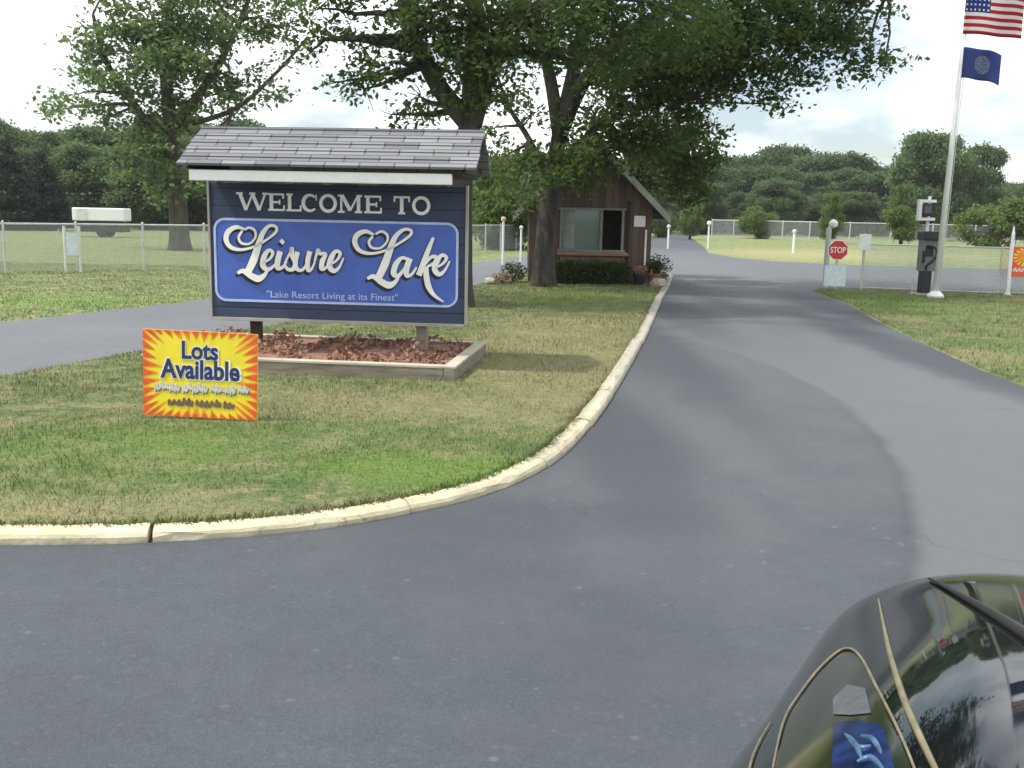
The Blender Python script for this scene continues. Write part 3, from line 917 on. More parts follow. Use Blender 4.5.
# roof: two pitched slabs, gable boards
HD, RZ, EZ, RL = .58, 2.14, 1.795, 2.67   # half depth, ridge, eave, length
def slab(y_e, sgn_):
    mb = MB()
    n = 5
    a = Vector((0, 0, RZ)); e = Vector((0, sgn_ * HD, EZ))
    dirv = (e - a); L_ = dirv.length; dirv.normalize(); nrm = Vector((0, -dirv.z * sgn_ * -1, abs(dirv.y)))
    nrm = Vector((0, sgn_ * abs(dirv.z), abs(dirv.y)))
    # shingle courses as overlapping steps
    for k in range(n):
        u0, u1 = L_ * k / n, L_ * (k + 1) / n + .012
        p0 = a + dirv * u0 + nrm * .010; p1 = a + dirv * u1 + nrm * (.022)
        q0 = a + dirv * u0 - nrm * .012; q1 = a + dirv * u1 - nrm * .002
        j = rnd.uniform(-.006, .006)
        vs = []
        for p in (p0, p1, q1, q0): vs += [Vector((-RL / 2 + j, p.y, p.z)), Vector((RL / 2 + j, p.y, p.z))]
        mb.add(vs, [(0, 1, 3, 2), (2, 3, 5, 4), (4, 5, 7, 6), (6, 7, 1, 0), (0, 2, 4, 6), (1, 7, 5, 3)])
    return mb
roof_o = slab(0, -1)
s2 = slab(0, 1)
roof_o.add(s2.v, s2.f)
roof_o.tube([(-RL / 2, 0, RZ + .012), (RL / 2, 0, RZ + .012)], .022, 6)
rf = roof_o.build('roof', M['shingle'], sign, loc=(.05, 0, 0))
for s_ in (-1, 1):
    x = s_ * (RL / 2 - .10)
    MB().prism([(-HD + .03, EZ - .03), (HD - .03, EZ - .03), (0, RZ - .03)], 0, .03, Matrix.Translation((x, 0, 0)) @ Matrix.Rotation(R(90), 4, 'Z')).build('gable_board', M['darkwood'], rf)
mb = MB().box((0, 0, EZ - .045), (RL - .26, HD * 2 - .12, .02))
mb.build('soffit', M['darkwood'], rf)
MB().box((-.01, -HD + .05, EZ - .09), (2.36, .05, .095)).build('light_strip', M['white'], sign, bevel=.008)

# ------------------------------------------------------------------ planter below the sign
pl = thing('planter', 'low weathered timber planter box at the foot of the welcome sign', 'planter', (BEDC[0], BEDC[1], .03), BEDA)
PWX, PWY, PH = 1.36, .84, .12
ends = [((0, -PWY, PH / 2), (2 * PWX, .10, PH)), ((0, PWY, PH / 2), (2 * PWX, .10, PH)), ((-PWX, 0, PH / 2), (.10, 2 * PWY + .10, PH)), ((PWX, 0, PH / 2), (.10, 2 * PWY + .10, PH))]
for (c, d) in ends:
    if c[1] != 0: d = (d[0] - .102, d[1], d[2])
    w_ = MB().box(c, d).build('timber_wall', M['timber'], pl, bevel=.008)
    MB().box((c[0], c[1], PH + .012), (d[0] + (0 if c[1] else .01), d[1] + (.01 if c[1] else 0), .022)).build('capping', M['timber_top'], w_, bevel=.004)
MB().box((0, 0, .06), (2 * PWX - .11, 2 * PWY - .11, .12)).build('soil', M['mulch_soil'], pl)


def leaf_quads(C, size, up=.4, asp=.55):
    """rhombic leaves at the centres C"""
    n = len(C)
    nr = rng.normal(0, 1, (n, 3)); nr[:, 2] = np.abs(nr[:, 2]) + up
    nr /= np.linalg.norm(nr, axis=1)[:, None]
    a = np.cross(nr, rng.normal(0, 1, (n, 3))); a /= np.linalg.norm(a, axis=1)[:, None] + 1e-9
    b = np.cross(nr, a)
    s = size * rng.uniform(.6, 1.35, n)[:, None]
    V = np.stack([C - a * s, C + b * s * asp + nr * s * .12, C + a * s, C - b * s * asp + nr * s * .12], 1)
    return V.reshape(-1, 3), np.arange(4 * n).reshape(n, 4)


n = 2600
cx = rng.uniform(-PWX + .07, PWX - .07, n); cy = rng.uniform(-PWY + .07, PWY - .07, n)
keepm = (np.sin(cx * 7 + 1) * np.sin(cy * 5 + cx * 3) > -.35)
hh = .11 + np.abs(rng.normal(0, .028, n)) * (1 + .9 * np.sin(cx * 9))
C = np.stack([cx, cy, np.clip(hh, .12, .3)], 1)[keepm]
V, F = leaf_quads(C, .030, .2)
o = np_mesh('mulch_planting', V, F, M['mulch'])
o.location = (BEDC[0], BEDC[1], .05); o.rotation_euler = (0, 0, BEDA)
tag(o, 'low dry red plants and bark filling the timber planter', 'ground cover', kind='stuff')

# ------------------------------------------------------------------ lots sign
lp = at(199, 371, 6.68)
lots = thing('yard_sign', 'bright yellow yard sign with a red burst border reading Lots Available, stuck in the lawn', 'sign', (lp.x, 6.68, .045), R(-3.5))
LW, LH, LZ = .785, .585, .012
lb = MB().box((0, 0, LZ + LH / 2), (LW, .012, LH)).build('board', M['yellow'], lots)
lots.rotation_euler = (R(-1.5), R(1.2), R(-3.5))
burst = {'redorange': MB(), 'orange': MB()}
k = 0
r2 = random.Random(5)


def spike(p, q, tip, mat, lay):
    burst[mat].add([(p[0], -.0075 - lay, p[1]), (q[0], -.0075 - lay, q[1]), (tip[0], -.0075 - lay, tip[1])], [(0, 1, 2)])


hx, hz = LW / 2, LH / 2
per = []
for i in range(12): per.append(((-hx + LW * i / 12, -hz), (-hx + LW * (i + 1) / 12, -hz)))
for i in range(9): per.append(((hx, -hz + LH * i / 9), (hx, -hz + LH * (i + 1) / 9)))
for i in range(12): per.append(((hx - LW * i / 12, hz), (hx - LW * (i + 1) / 12, hz)))
for i in range(9): per.append(((-hx, hz - LH * i / 9), (-hx, hz - LH * (i + 1) / 9)))
for i, (p, q) in enumerate(per):
    for lay, mat, dep in ((0, 'orange', .115), (.0012, 'redorange', .075)):
        m = ((p[0] + q[0]) / 2, (p[1] + q[1]) / 2)
        d = dep * r2.uniform(.75, 1.25) / max(abs(m[0]) / hx, abs(m[1]) / hz) / math.hypot(*m)
        corner = abs(m[0]) / hx > .8 and abs(m[1]) / hz > .8
        side = abs(m[0]) / hx > .95
        if not side and not corner: d *= .55
        if corner: d *= 1.45
        tip = (m[0] * (1 - d), m[1] * (1 - d))
        w_ = 1.0 if mat == 'orange' else .72
        P_ = (m[0] + (p[0] - m[0]) * w_, m[1] + (p[1] - m[1]) * w_); Q_ = (m[0] + (q[0] - m[0]) * w_, m[1] + (q[1] - m[1]) * w_)
        spike(P_, Q_, tip, mat, lay + (i % 2) * .0004)
for mat, mb in burst.items():
    for v in mb.v: v.z += LZ + LH / 2
    mb.build('burst', M[mat], lb)
LC = LZ + LH / 2
for body, z_, w_, h_ in (('Lots', .165, .25, .125), ('Available', .035, .545, .135)):
    text_mesh('letter_edge', body, .15, M['white'], lb, (0.002, -.0098, LC + z_), ext=.0006, fit=(w_ * 1.05, h_ * 1.09), off=.0085)
    text_mesh('lettering', body, .15, M['signblue'], lb, (0, -.0112, LC + z_), ext=.0006, fit=(w_, h_), off=.0045)
# the two lower lines are worn past reading: pale smears of hand lettering with a grey edge
for zz, xa, xb, mat, sc_ in ((-.095, -.31, .32, 'offwhite', 1.35), (-.195, -.22, .20, 'brown', 1.0)):
    mbw, mbg = MB(), MB()
    x = xa; k = 0
    while x < xb:
        if k % 6 != 5:
            h1, h2 = sc_ * r2.uniform(.012, .03), sc_ * r2.uniform(-.028, -.008)
            pts = [(x, LC + zz + h2), (x + .008, LC + zz + h1), (x + .022, LC + zz + h2 * .7), (x + .034, LC + zz + h1 * .6)]
            stroke_mesh(mbw, pts, [.008, .017, .013, .007], -.0116 - .0003 * (k % 4), .001, 4)
            stroke_mesh(mbg, [(a + .006, b - .009) for a, b in pts], [.008, .015, .013, .007], -.0098 - .0003 * (k % 4), .001, 4)
        x += .034 if k % 6 != 5 else .022; k += 1
    mbg.build('faded_line_edge', M['greybox'], lb); mbw.build('faded_line', M[mat], lb)
for x in (-.25, .25):
    MB().tube([(x, .012, -.18), (x, .012, LZ + .25)], .005, 6).build('wire_leg', M['galv'], lots)


# ------------------------------------------------------------------ trees
def limb(mb, p0, p1, r0, r1, bend=.12, n=7, seg=6):
    p0, p1 = Vector(p0), Vector(p1)
    L_ = (p1 - p0).length
    pts, rad = [], []
    off1 = Vector((rnd.gauss(0, 1), rnd.gauss(0, 1), rnd.gauss(.3, .5))) * bend * L_
    for i in range(seg + 1):
        t = i / seg
        pts.append(p0.lerp(p1, t) + off1 * math.sin(math.pi * t) + Vector((rnd.gauss(0, 1), rnd.gauss(0, 1), rnd.gauss(0, 1))) * .012 * L_ * (0 < i < seg))
        rad.append(r0 + (r1 - r0) * t ** .8)
    mb.tube(pts, rad, n)
    return pts


def blob_leaves(blobs, leaf, per_twig=20, twig_sigma=.20, kd=80, ex=.42):
    out = []
    for (x, y, z, r, dens) in blobs:
        nt = max(3, int(dens * r ** 2.2 * kd))
        d = rng.normal(0, 1, (nt, 3)); d /= np.linalg.norm(d, axis=1)[:, None]
        rad = r * rng.uniform(0, 1, nt) ** ex
        c = np.array([x, y, z]) + d * rad[:, None] * np.array([1, 1, .72])
        k = rng.integers(per_twig // 2, per_twig * 3 // 2, nt)
        cc = np.repeat(c, k, 0)
        out.append(cc + rng.normal(0, twig_sigma, cc.shape) * np.array([1.15, 1.15, .6]))
    return np.concatenate(out)


def broad_tree(name, label, cat, base, trunk, forks, blobs, leaf, r0, leafm, barkm, group=None, per=20, sig=.2, kd=80):
    """trunk: polyline from the foot; forks: (start index, end, radius); blobs: leaf masses, each reached by a branch (all relative to base)"""
    t = thing(name, label, cat, base, 0, group)
    mb = MB()
    tp = [Vector(p) for p in trunk]
    path = catmull(tp, 4)
    n = len(path)
    rads = []
    for i, p in enumerate(path):
        u = i / (n - 1)
        rads.append(r0 * (1 - .45 * u) * (1 + .32 * math.exp(-max(0, p.z) / .22)))
    mb.tube(path, rads, 12)
    nodes = [(path[-1], rads[-1])]
    for st, pts, ra in forks:
        pp = catmull([Vector(tp[st])] + [Vector(p) for p in pts], 5)
        rr = [ra * (1 - .68 * i / (len(pp) - 1)) for i in range(len(pp))]
        mb.tube(pp, rr, 9)
        nodes += [(pp[i], rr[i]) for i in range(len(pp) // 3, len(pp))]
    for (x, y, z, r, d) in blobs:
        c = Vector((x, y, z))
        nd = min(nodes, key=lambda q: (q[0] - c).length + max(0, q[0].z - c.z) * .6)
        if (nd[0] - c).length > .3:
            pts = limb(mb, nd[0], c, min(nd[1] * .7, .09), .012, .10, 6)
        for k in range(4):
            e = c + Vector((rnd.gauss(0, 1), rnd.gauss(0, 1), rnd.gauss(.1, .6))).normalized() * r * .85
            limb(mb, c, e, .014, .004, .15, 4, 4)
    tr = mb.build('trunk', barkm, t, smooth=True)
    V, F = leaf_quads(blob_leaves(blobs, leaf, per, sig, kd), leaf)
    np_mesh('crown', V, F, leafm, t)
    return t


def blob_from_px(lst, base):
    out = []
    for (px, py, Y, r, d) in lst:
        p = at(px, py, Y)
        out.append((p.x - base[0], p.y - base[1], p.z, r, d))
    return out


# nearer shade tree, trunk just behind the right end of the welcome sign
b1 = (-0.90, 15.6, .05)
up1 = [(-.4, .2, 6.8, 2.0, .9), (-2.4, .5, 6.6, 1.8, .8), (1.8, .3, 6.9, 1.9, .9), (0, 2, 8.4, 2.2, .9), (-1.6, -1.5, 7.6, 1.8, .8), (1.5, -1.8, 7.8, 1.8, .8), (3.6, .8, 6.2, 1.6, .9), (0, 0, 9.8, 1.8, .8), (-3.4, 1.8, 7.6, 1.6, .7), (3.0, 2.6, 8.2, 1.8, .8)]
vis1 = blob_from_px([(500, 40, 15.5, .95, 1.2), (560, 20, 15.2, .9, 1.2), (470, 20, 15.8, .8, .8), (450, 75, 16.6, .55, .9), (540, 60, 16.4, .6, .7), (620, 30, 15.8, .9, 1.2), (680, 25, 16, .85, 1.1), (385, 15, 15.4, .7, .9), (350, 45, 15.6, .6, .6), (395, 65, 15.3, .55, .8), (320, 12, 15.6, .6, .7), (365, 92, 15.8, .42, .5), (420, 100, 15.6, .4, .7), (395, 118, 16.2, .3, .5), (425, 30, 15.0, .55, .9), (340, 85, 16, .35, .35), (455, 60, 15.0, .6, 1.0), (480, 95, 15.2, .5, .9), (310, 55, 16, .35, .3), (440, 5, 15, .6, 1.0), (500, 75, 15.0, .6, .9), (590, 70, 16.5, .6, .6), (440, 30, 15.4, .5, .6), (430, 120, 17.2, .35, .5), (505, 105, 16.8, .4, .6)], b1)
broad_tree('shade_tree', 'big forked shade tree with its dark trunk rising behind the welcome sign', 'tree', b1,
           [(0, 0, -.1), (.03, 0, .8), (.05, .02, 1.9), (.18, .05, 2.75), (.22, .05, 3.0)],
           [(3, [(-.30, .1, 3.3), (-.75, .15, 4.2), (-.95, .1, 5.2), (-1.3, .3, 6.6)], .17), (3, [(.45, .1, 3.6), (.85, .2, 4.6), (1.3, .2, 6.2)], .19), (3, [(.2, .4, 4.0), (.25, .9, 6.0), (.1, 1.2, 8.2)], .17)],
           [(*u[:4], u[4] * .3) for u in up1] + vis1, .055, .25, M['leaf_big'], M['bark'], 'shade trees on the island', 34, .13, 42)

# second shade tree in front of the gatehouse
b2 = (.60, 20.6, .05)
up2 = [(0, 0, 8.2, 2.3, .9), (3.0, .5, 8.0, 2.3, .9), (5.6, .3, 7.2, 1.9, .9), (-2.4, 1, 8.4, 2.2, .8), (1.5, 2, 10, 2.3, .8), (1.5, -2.2, 8.6, 2.0, .9), (4.4, -1.8, 7.6, 1.9, .9), (3.8, 2.6, 9.2, 2.0, .8), (-.5, 0, 11, 1.9, .7), (6.6, 1.8, 7.4, 1.6, .8)]
vis2 = blob_from_px([(640, 60, 19.5, 1.1, 1.2), (700, 40, 19.4, 1.2, 1.2), (760, 30, 19.6, 1.1, 1.1), (820, 20, 19.8, 1.0, 1.0), (590, 110, 20.2, .8, .4), (640, 130, 19.8, .85, 1.3), (680, 85, 19.6, .8, .9), (735, 70, 19.5, .8, .75), (790, 60, 19.6, .8, .9), (840, 45, 19.6, .7, .8), (862, 75, 19.6, .38, .6), (885, 68, 19.5, .28, .5), (690, 160, 23.5, .8, 1.3), (665, 140, 23.2, .9, 1.3), (685, 185, 23.6, .75, 1.2), (650, 165, 25.6, .9, 1.2), (700, 120, 19.8, .6, 1.0), (575, 165, 19.9, .5, 1.0), (720, 100, 19.4, .5, .8), (765, 95, 19.5, .38, .5), (550, 50, 20.6, .8, .6), (520, 90, 20.8, .55, .5), (580, 150, 20.8, .4, .5), (850, 5, 19.8, .8, .8), (780, 110, 19.6, .22, .4), (620, 90, 20.6, .8, .55), (500, 160, 21.6, .45, .6), (525, 200, 19.3, .28, .9), (512, 205, 20.2, .25, .9), (560, 185, 19.2, .4, .9), (580, 190, 19.5, .3, .8), (518, 165, 19.8, .4, .8), (540, 160, 19.6, .4, .8), (530, 120, 20.4, .5, .45), (600, 130, 19.2, .5, 1.1), (592, 152, 19.3, .4, 1.0), (622, 150, 19.6, .35, .8), (606, 160, 19.5, .36, 1.0), (588, 176, 19.4, .35, .9), (640, 185, 25.6, .8, 1.1), (515, 185, 21.8, .4, .6), (535, 170, 21.4, .3, .5), (700, 70, 20.2, 1.0, 1.1), (495, 130, 21, .35, .4)], b2)
broad_tree('shade_tree', 'shade tree leaning beside the gatehouse window, crown spreading over the drive', 'tree', b2,
           [(0, 0, -.1), (.02, 0, .9), (.10, .02, 2.0), (.24, .0, 3.0), (.36, 0, 3.6)],
           [(3, [(.8, -.2, 4.2), (2.0, -.6, 5.2), (4.0, -.9, 5.9), (6.2, -1.0, 5.6)], .17), (3, [(-.1, .1, 4.6), (-.8, .2, 6.2), (-1.6, .6, 8.0)], .15), (3, [(.6, .2, 4.8), (1.0, .6, 7.0), (1.0, .8, 9.4)], .17), (2, [(-.35, .1, 2.9), (-.8, .3, 3.6), (-1.1, .5, 4.4)], .08), (2, [(.7, -.3, 2.9), (1.4, -.7, 3.4), (2.2, -.8, 3.6)], .09)],
           [(*u[:4], u[4] * .3) for u in up2] + vis2, .066, .235, M['leaf_big'], M['bark'], 'shade trees on the island', 40, .16, 44)

# tall airy tree beyond the left fence
b3 = (-11.9, 36.0, 0)
vis3 = blob_from_px([(180, 10, 36, 1.8, .5), (120, 30, 36, 1.5, .45), (90, 60, 36, 1.1, .4), (75, 95, 36, .8, .35), (140, 80, 35.5, 1.3, .5), (190, 60, 35.5, 1.5, .6), (230, 30, 36, 1.4, .45), (270, 20, 36, 1.2, .35), (215, 95, 36, 1.1, .5), (165, 115, 36, 1.1, .55), (110, 115, 36.5, .9, .4), (250, 70, 36, .8, .3), (295, 50, 36.4, .8, .22), (150, 50, 36.5, 1.2, .5), (240, 110, 36.5, .5, .3), (60, 110, 37, .5, .3), (280, 95, 36, .6, .15), (150, 150, 35.4, .9, .5), (205, 140, 35.2, .8, .45), (125, 165, 35.6, .8, .5), (180, 175, 35.2, .7, .45), (205, 185, 35.2, .5, .4), (150, 190, 35.4, .6, .4)], b3)
up3 = [(0, 0, 10.6, 2.2, .5), (-2, .5, 10, 1.8, .45), (2.3, .2, 10.2, 1.9, .4), (.2, 1.8, 11.8, 2.0, .5), (3.8, 0, 9.4, 1.4, .3)]
broad_tree('ash_tree', 'tall airy tree standing in the grass beyond the left chain link fence', 'tree', b3,
           [(0, 0, -.1), (-.02, 0, 1.2), (-.05, .05, 2.6), (-.2, .05, 4.2), (-.3, 0, 6.0)],
           [(2, [(-1.2, .1, 4.6), (-2.4, .2, 6.4), (-2.8, .2, 8)], .18), (3, [(.9, -.1, 5.4), (1.9, 0, 7.0), (2.8, .1, 9.0)], .2), (4, [(-.1, 0, 8.0), (.2, .2, 10.2)], .2), (3, [(2.0, .1, 4.9), (3.5, .2, 6.2), (4.6, .2, 7.4)], .11)],
           vis3 + [(*u[:4], u[4] * .6) for u in up3], .11, .36, M['leaf_left'], M['bark_far'], None, 40, .28, 29)


# ------------------------------------------------------------------ wood and bushes in the distance: a few kinds, each tree a copy
def far_proto(name, h, w, nb, leafm, leaf=.30, per=16, low=.15, seed=0, conifer=False):
    global rnd
    r = random.Random(seed)
    t = thing(name, 'tree', 'tree', (0, 0, -500))
    mb = MB()
    mb.tube([(0, 0, -.2), (.1, 0, h * .3), (.0, .1, h * .6), (.05, 0, h * .85)], [w * .045, w * .035, w * .022, .03], 7)
    bl = []
    if conifer:
        for i in range(nb):
            u = (i + .5) / nb
            z = h * (.06 + .92 * u); rr = w / 2 * (1 - u) ** .8 + .12
            for k in range(max(2, int(7 * (1 - u)) + 1)):
                a = r.uniform(0, 6.28)
                bl.append((rr * .6 * math.cos(a), rr * .6 * math.sin(a), z - rr * .12, rr * .5, .9))
    else:
        for i in range(nb):
            u = r.uniform(0, 1); a = r.uniform(0, 6.28)
            z = h * (low + (1 - low) * u * .92)
            env = w / 2 * math.sin(math.pi * min(1, max(0.05, (z / h - low * .6) / (1 - low * .6)))) ** .6
            q = env * math.sqrt(r.uniform(.1, 1)) * .8
            bl.append((q * math.cos(a) * r.uniform(.8, 1.2), q * math.sin(a), z, w * r.uniform(.07, .17), r.uniform(.5, 1.2)))
            if i % 2 == 0: limb(mb, (0, 0, z * .6), bl[-1][:3], w * .014, .02, .1, 4, 3)
    mb.build('trunk', M['bark_far'], t, smooth=True)
    V, F = leaf_quads(blob_leaves([(x, y, z, rr, d * 2.2 / max(rr, .5) ** .5) for x, y, z, rr, d in bl], leaf, per, leaf * 2.1, 40, .62), leaf)
    np_mesh('crown', V, F, leafm, t)
    return t


PROTO = {
    'oak': far_proto('oak_tree', 10, 8.5, 46, M['leaf_far'], .18, 16, .06, 1),
    'maple': far_proto('maple_tree', 10, 7.0, 40, M['leaf_far'], .18, 16, .04, 2),
    'elm': far_proto('elm_tree', 10, 9.5, 40, M['leaf_far'], .18, 15, .12, 3),
    'spruce': far_proto('spruce_tree', 10, 5.0, 15, M['needle'], .15, 14, .0, 4, True),
    'young': far_proto('young_tree', 5, 4.2, 28, M['leaf_light'], .10, 16, .16, 5),
    'bush': far_proto('bush', 3, 4.6, 28, M['leaf_light'], .10, 16, .02, 6),
}
used = set()


def place(kind, px, top, Y, label, cat='tree', group=None, wide=1.0):
    p = at(px, top, Y)
    h0 = {'young': 5, 'bush': 3}.get(kind, 10)
    s = max(.15, p.z / (h0 * 1.0))
    o = PROTO[kind] if kind not in used else copy_tree(PROTO[kind])
    used.add(kind)
    o.location = (p.x, Y, 0)
    o.scale = (s * wide, s * wide, s)
    o.rotation_euler = (0, 0, rnd.uniform(0, 6.28))
    tag(o, label, cat, group)
    return o


GW = 'trees of the far wood'
LBL = {'oak': 'rounded dark green tree in the far line of woods', 'maple': 'narrower dark green tree in the far line of woods', 'elm': 'broad dark green tree in the far line of woods'}
# wood behind the right meadow
r3 = random.Random(21)
tops = [(640, 160), (700, 148), (740, 152), (790, 148), (830, 156), (880, 158), (930, 172), (980, 175), (1030, 178), (1100, 165), (1200, 160), (3000, 150)]


def top_at(px):
    for (a, ya), (b, yb) in zip(tops[:-1], tops[1:]):
        if a <= px <= b: return ya + (yb - ya) * (px - a) / (b - a)
    return 160


for row, (Y, step, dy) in enumerate(((128, 30, 0), (116, 33, 12), (104, 40, 30))):
    px = 600 - row * 9
    while px < 1750:
        k = ('oak', 'maple', 'elm')[r3.randrange(3)]
        place(k, px, top_at(px) + dy + r3.uniform(-6, 10), Y + r3.uniform(-3, 3), LBL[k], 'tree', GW, r3.uniform(.95, 1.3))
        px += step * r3.uniform(.8, 1.2)
# wood behind the left lawn
LBL2 = {'oak': 'rounded dark tree in the shady wood beyond the left fence', 'maple': 'narrower dark tree in the shady wood beyond the left fence', 'elm': 'broad dark tree in the shady wood beyond the left fence'}
for row, (Y, step, dy) in enumerate(((84, 34, 0), (72, 38, 18))):
    px = -520
    while px < 560:
        k = ('oak', 'maple', 'elm')[r3.randrange(3)]
        t_ = 122 if px < 240 else 150
        place(k, px, t_ + dy + r3.uniform(-10, 12), Y + r3.uniform(-3, 3), LBL2[k], 'tree', 'trees of the left wood', r3.uniform(.9, 1.25))
        px += step * r3.uniform(.8, 1.2)
place('spruce', 8, 128, 60, 'taller blackish conifer at the left edge beside the white trailer', 'tree')
place('spruce', 42, 142, 62, 'shorter blackish conifer nearest the white trailer', 'tree')
# trees that stand out
place('elm', 935, 128, 92, 'tallest tree of the right wood, rising behind the flagpole', 'tree', None, .8)
place('maple', 985, 142, 94, 'tall tree right of the flagpole, second to the tallest one', 'tree', None, .7)
place('young', 692, 192, 74, 'light green young tree at the far bend of the drive', 'tree', None, .8)
place('young', 833, 192, 70, 'light green young tree right above the stop sign', 'tree', None, .75)
place('young', 906, 183, 68, 'light green young tree behind the white framed floodlight', 'tree', None, .85)
place('bush', 1000, 200, 66, 'wide light green bush behind the right fence post', 'bush', None, 1.1)
place('bush', 1065, 196, 64, 'wide light green bush outside the right fence', 'bush', None, 1.1)
place('bush', 660, 208, 80, 'low light green bush where the drive disappears', 'bush', None, .8)
place('bush', 760, 207, 82, 'low light green bush in front of the middle of the far wood', 'bush', None, .9)
place('bush', 505, 165, 44, 'green bush left of the gatehouse roof', 'bush', None, .8)


# ------------------------------------------------------------------ fences
def fence(name, label, pts, h, step, mesh_m, post_r=.028, low_rail=False):
    t = thing(name, label, 'fence', (pts[0][0], pts[0][1], 0))
    O = Vector((pts[0][0], pts[0][1], 0))
    rail = MB()
    posts = []
    for a, b in zip(pts[:-1], pts[1:]):
        A, B = Vector((*a, 0)) - O, Vector((*b, 0)) - O
        L_ = (B - A).length; n = max(1, round(L_ / step))
        d = (B - A).normalized()
        ang = math.atan2(d.y, d.x)
        rail.tube([A + Vector((0, 0, h)), B + Vector((0, 0, h))], post_r * .8, 6)
        if low_rail: rail.tube([A + Vector((0, 0, .06)), B + Vector((0, 0, .06))], post_r * .5, 5)
        mesh = MB().add([(0, 0, .04), (L_, 0, .04), (L_, 0, h), (0, 0, h)], [(0, 1, 2, 3)]).build('mesh_panel', mesh_m, t)
        mesh.location = A; mesh.rotation_euler = (0, 0, ang)
        for i in range(n): posts.append(A.lerp(B, i / n))
    posts.append(Vector((*pts[-1], 0)) - O)
    for p in posts:
        MB().lathe([(post_r, -.1), (post_r, h + .03), (post_r * 1.2, h + .035), (post_r * .5, h + .07)], 8).build('post', M['galv'], t, loc=p)
    rail.build('rail', M['galv'], t)
    return t


fence('chain_link_fence', 'long chain link fence across the left lawn, in front of the airy tree', [(-26, 8.5), (-14.5, 18.5), (-11.0, 21.8), (-7.6, 24.8), (-4.6, 29.5), (-.6, 42), (2.0, 49)], 1.06, 1.75, M['chain'])
# walk gate posts in the left fence
tp_ = at(70, 270, 22.6)
g = thing('fence_gate', 'narrow pale pedestrian gate set in the left chain link fence', 'gate', (-9.9, 22.62, 0), R(40))
for x in (-.16, .16):
    MB().tube([(x, -.04, 0), (x, -.04, 1.02)], .03, 8).build('upright', M['offwhite'], g)
MB().box((0, -.04, .62), (.26, .015, .5)).build('panel', M['notice'], g)

fence('perimeter_fence', 'long low chain link fence before the far wood, across the meadow', [(17, 88), (22, 76), (44, 70), (75, 66)], 1.45, 3.0, M['chain_far'], .05)
fence('drive_fence', 'chain link fence running right from the stop sign behind the card reader', [(7.62, 22.15), (10.25, 21.35), (13.2, 21.6), (20, 22.0)], 1.0, 2.9, M['chain_far'], .018, True)
pp = at(1007, 297, 20.9)
tw = thing('fence_post', 'tall pale fence post standing beside the orange and red banner', 'post', (pp.x, 20.9, .03))
MB().lathe([(.034, -.1), (.034, 1.28), (.024, 1.31), (.01, 1.42)], 10).build('shaft', M['flagpole'], tw)
MB().lathe([(.07, 0), (.07, .03), (.045, .06)], 10).build('base_collar', M['galv'], tw)

# ------------------------------------------------------------------ gatehouse
GX0, GX1, GY0, GD = .30, 2.95, 22.0, 2.4
gh = thing('gatehouse', 'small brown wooden gatehouse with a steep gable beside the drive', 'hut', ((GX0 + GX1) / 2, GY0, .06))
gw = (GX1 - GX0) / 2
EH, PH_ = 1.72, 3.02
wx0, wx1, wz0, wz1 = -.66, .72, .70, 1.55     # the wide opening: window left, hatch right
mb = MB()
front = [((-gw, wx0), (0, EH)), ((wx1, gw), (0, EH)), ((wx0, wx1), (0, wz0)), ((wx0, wx1), (wz1, EH))]
for (xa, xb), (za, zb) in front: mb.box(((xa + xb) / 2, .05, (za + zb) / 2), (xb - xa, .10, zb - za))
mb.prism([(-gw, EH), (gw, EH), (0, PH_)], 0, .10)
mb.prism([(-gw, EH), (gw, EH), (0, PH_)], GD - .10, GD)
mb.box((-gw + .05, GD / 2, EH / 2), (.10, GD - .204, EH)).box((gw - .05, GD / 2, EH / 2), (.10, GD - .204, EH)).box((0, GD - .05, EH / 2), (2 * gw, .10, EH))
wall = mb.build('wall', M['siding'], gh)
MB().box((0, GD / 2, .02), (2 * gw - .22, GD - .24, .04)).build('floor', M['interior'], gh)
MB().box((0, GD - .112, .9), (2 * gw - .24, .015, 1.6)).build('inner_lining', M['interior'], gh)
wnd = MB()
for (xa, xb, za, zb) in ((wx0, wx0 + .05, wz0, wz1), (.20, .26, wz0, wz1), (wx1 - .05, wx1, wz0, wz1)): wnd.box(((xa + xb) / 2, .0, (za + zb) / 2), (xb - xa, .16, zb - za))
wnd.box(((wx0 + wx1) / 2, -.002, wz1 + .022), (wx1 - wx0 + .08, .16, .045)).box(((wx0 + wx1) / 2, -.002, wz0 - .022), (wx1 - wx0 + .08, .16, .045))
win = wnd.build('window', M['greybox'], gh, bevel=.004)
MB().box(((wx0 + .05 + .20) / 2, .05, (wz0 + wz1) / 2), (.20 - wx0 - .05, .012, wz1 - wz0)).build('pane', M['window'], win)
cb = MB()
for i in range(9):
    x = wx0 + .08 + i * .028
    cb.tube([(x, .035 + .008 * (i % 2), wz0 + .01), (x, .035 + .008 * (i % 2), wz1 - .01)], .015, 6)
cb.build('blind', M['curtain'], win)
ct = MB().box(((wx0 + wx1) / 2 + .02, -.16, wz0 - .085), (wx1 - wx0 + .14, .36, .07)).box(((wx0 + wx1) / 2 + .02, -.10, wz0 - .24), (wx1 - wx0, .20, .22))
ct.build('counter', M['brown'], gh, bevel=.01)
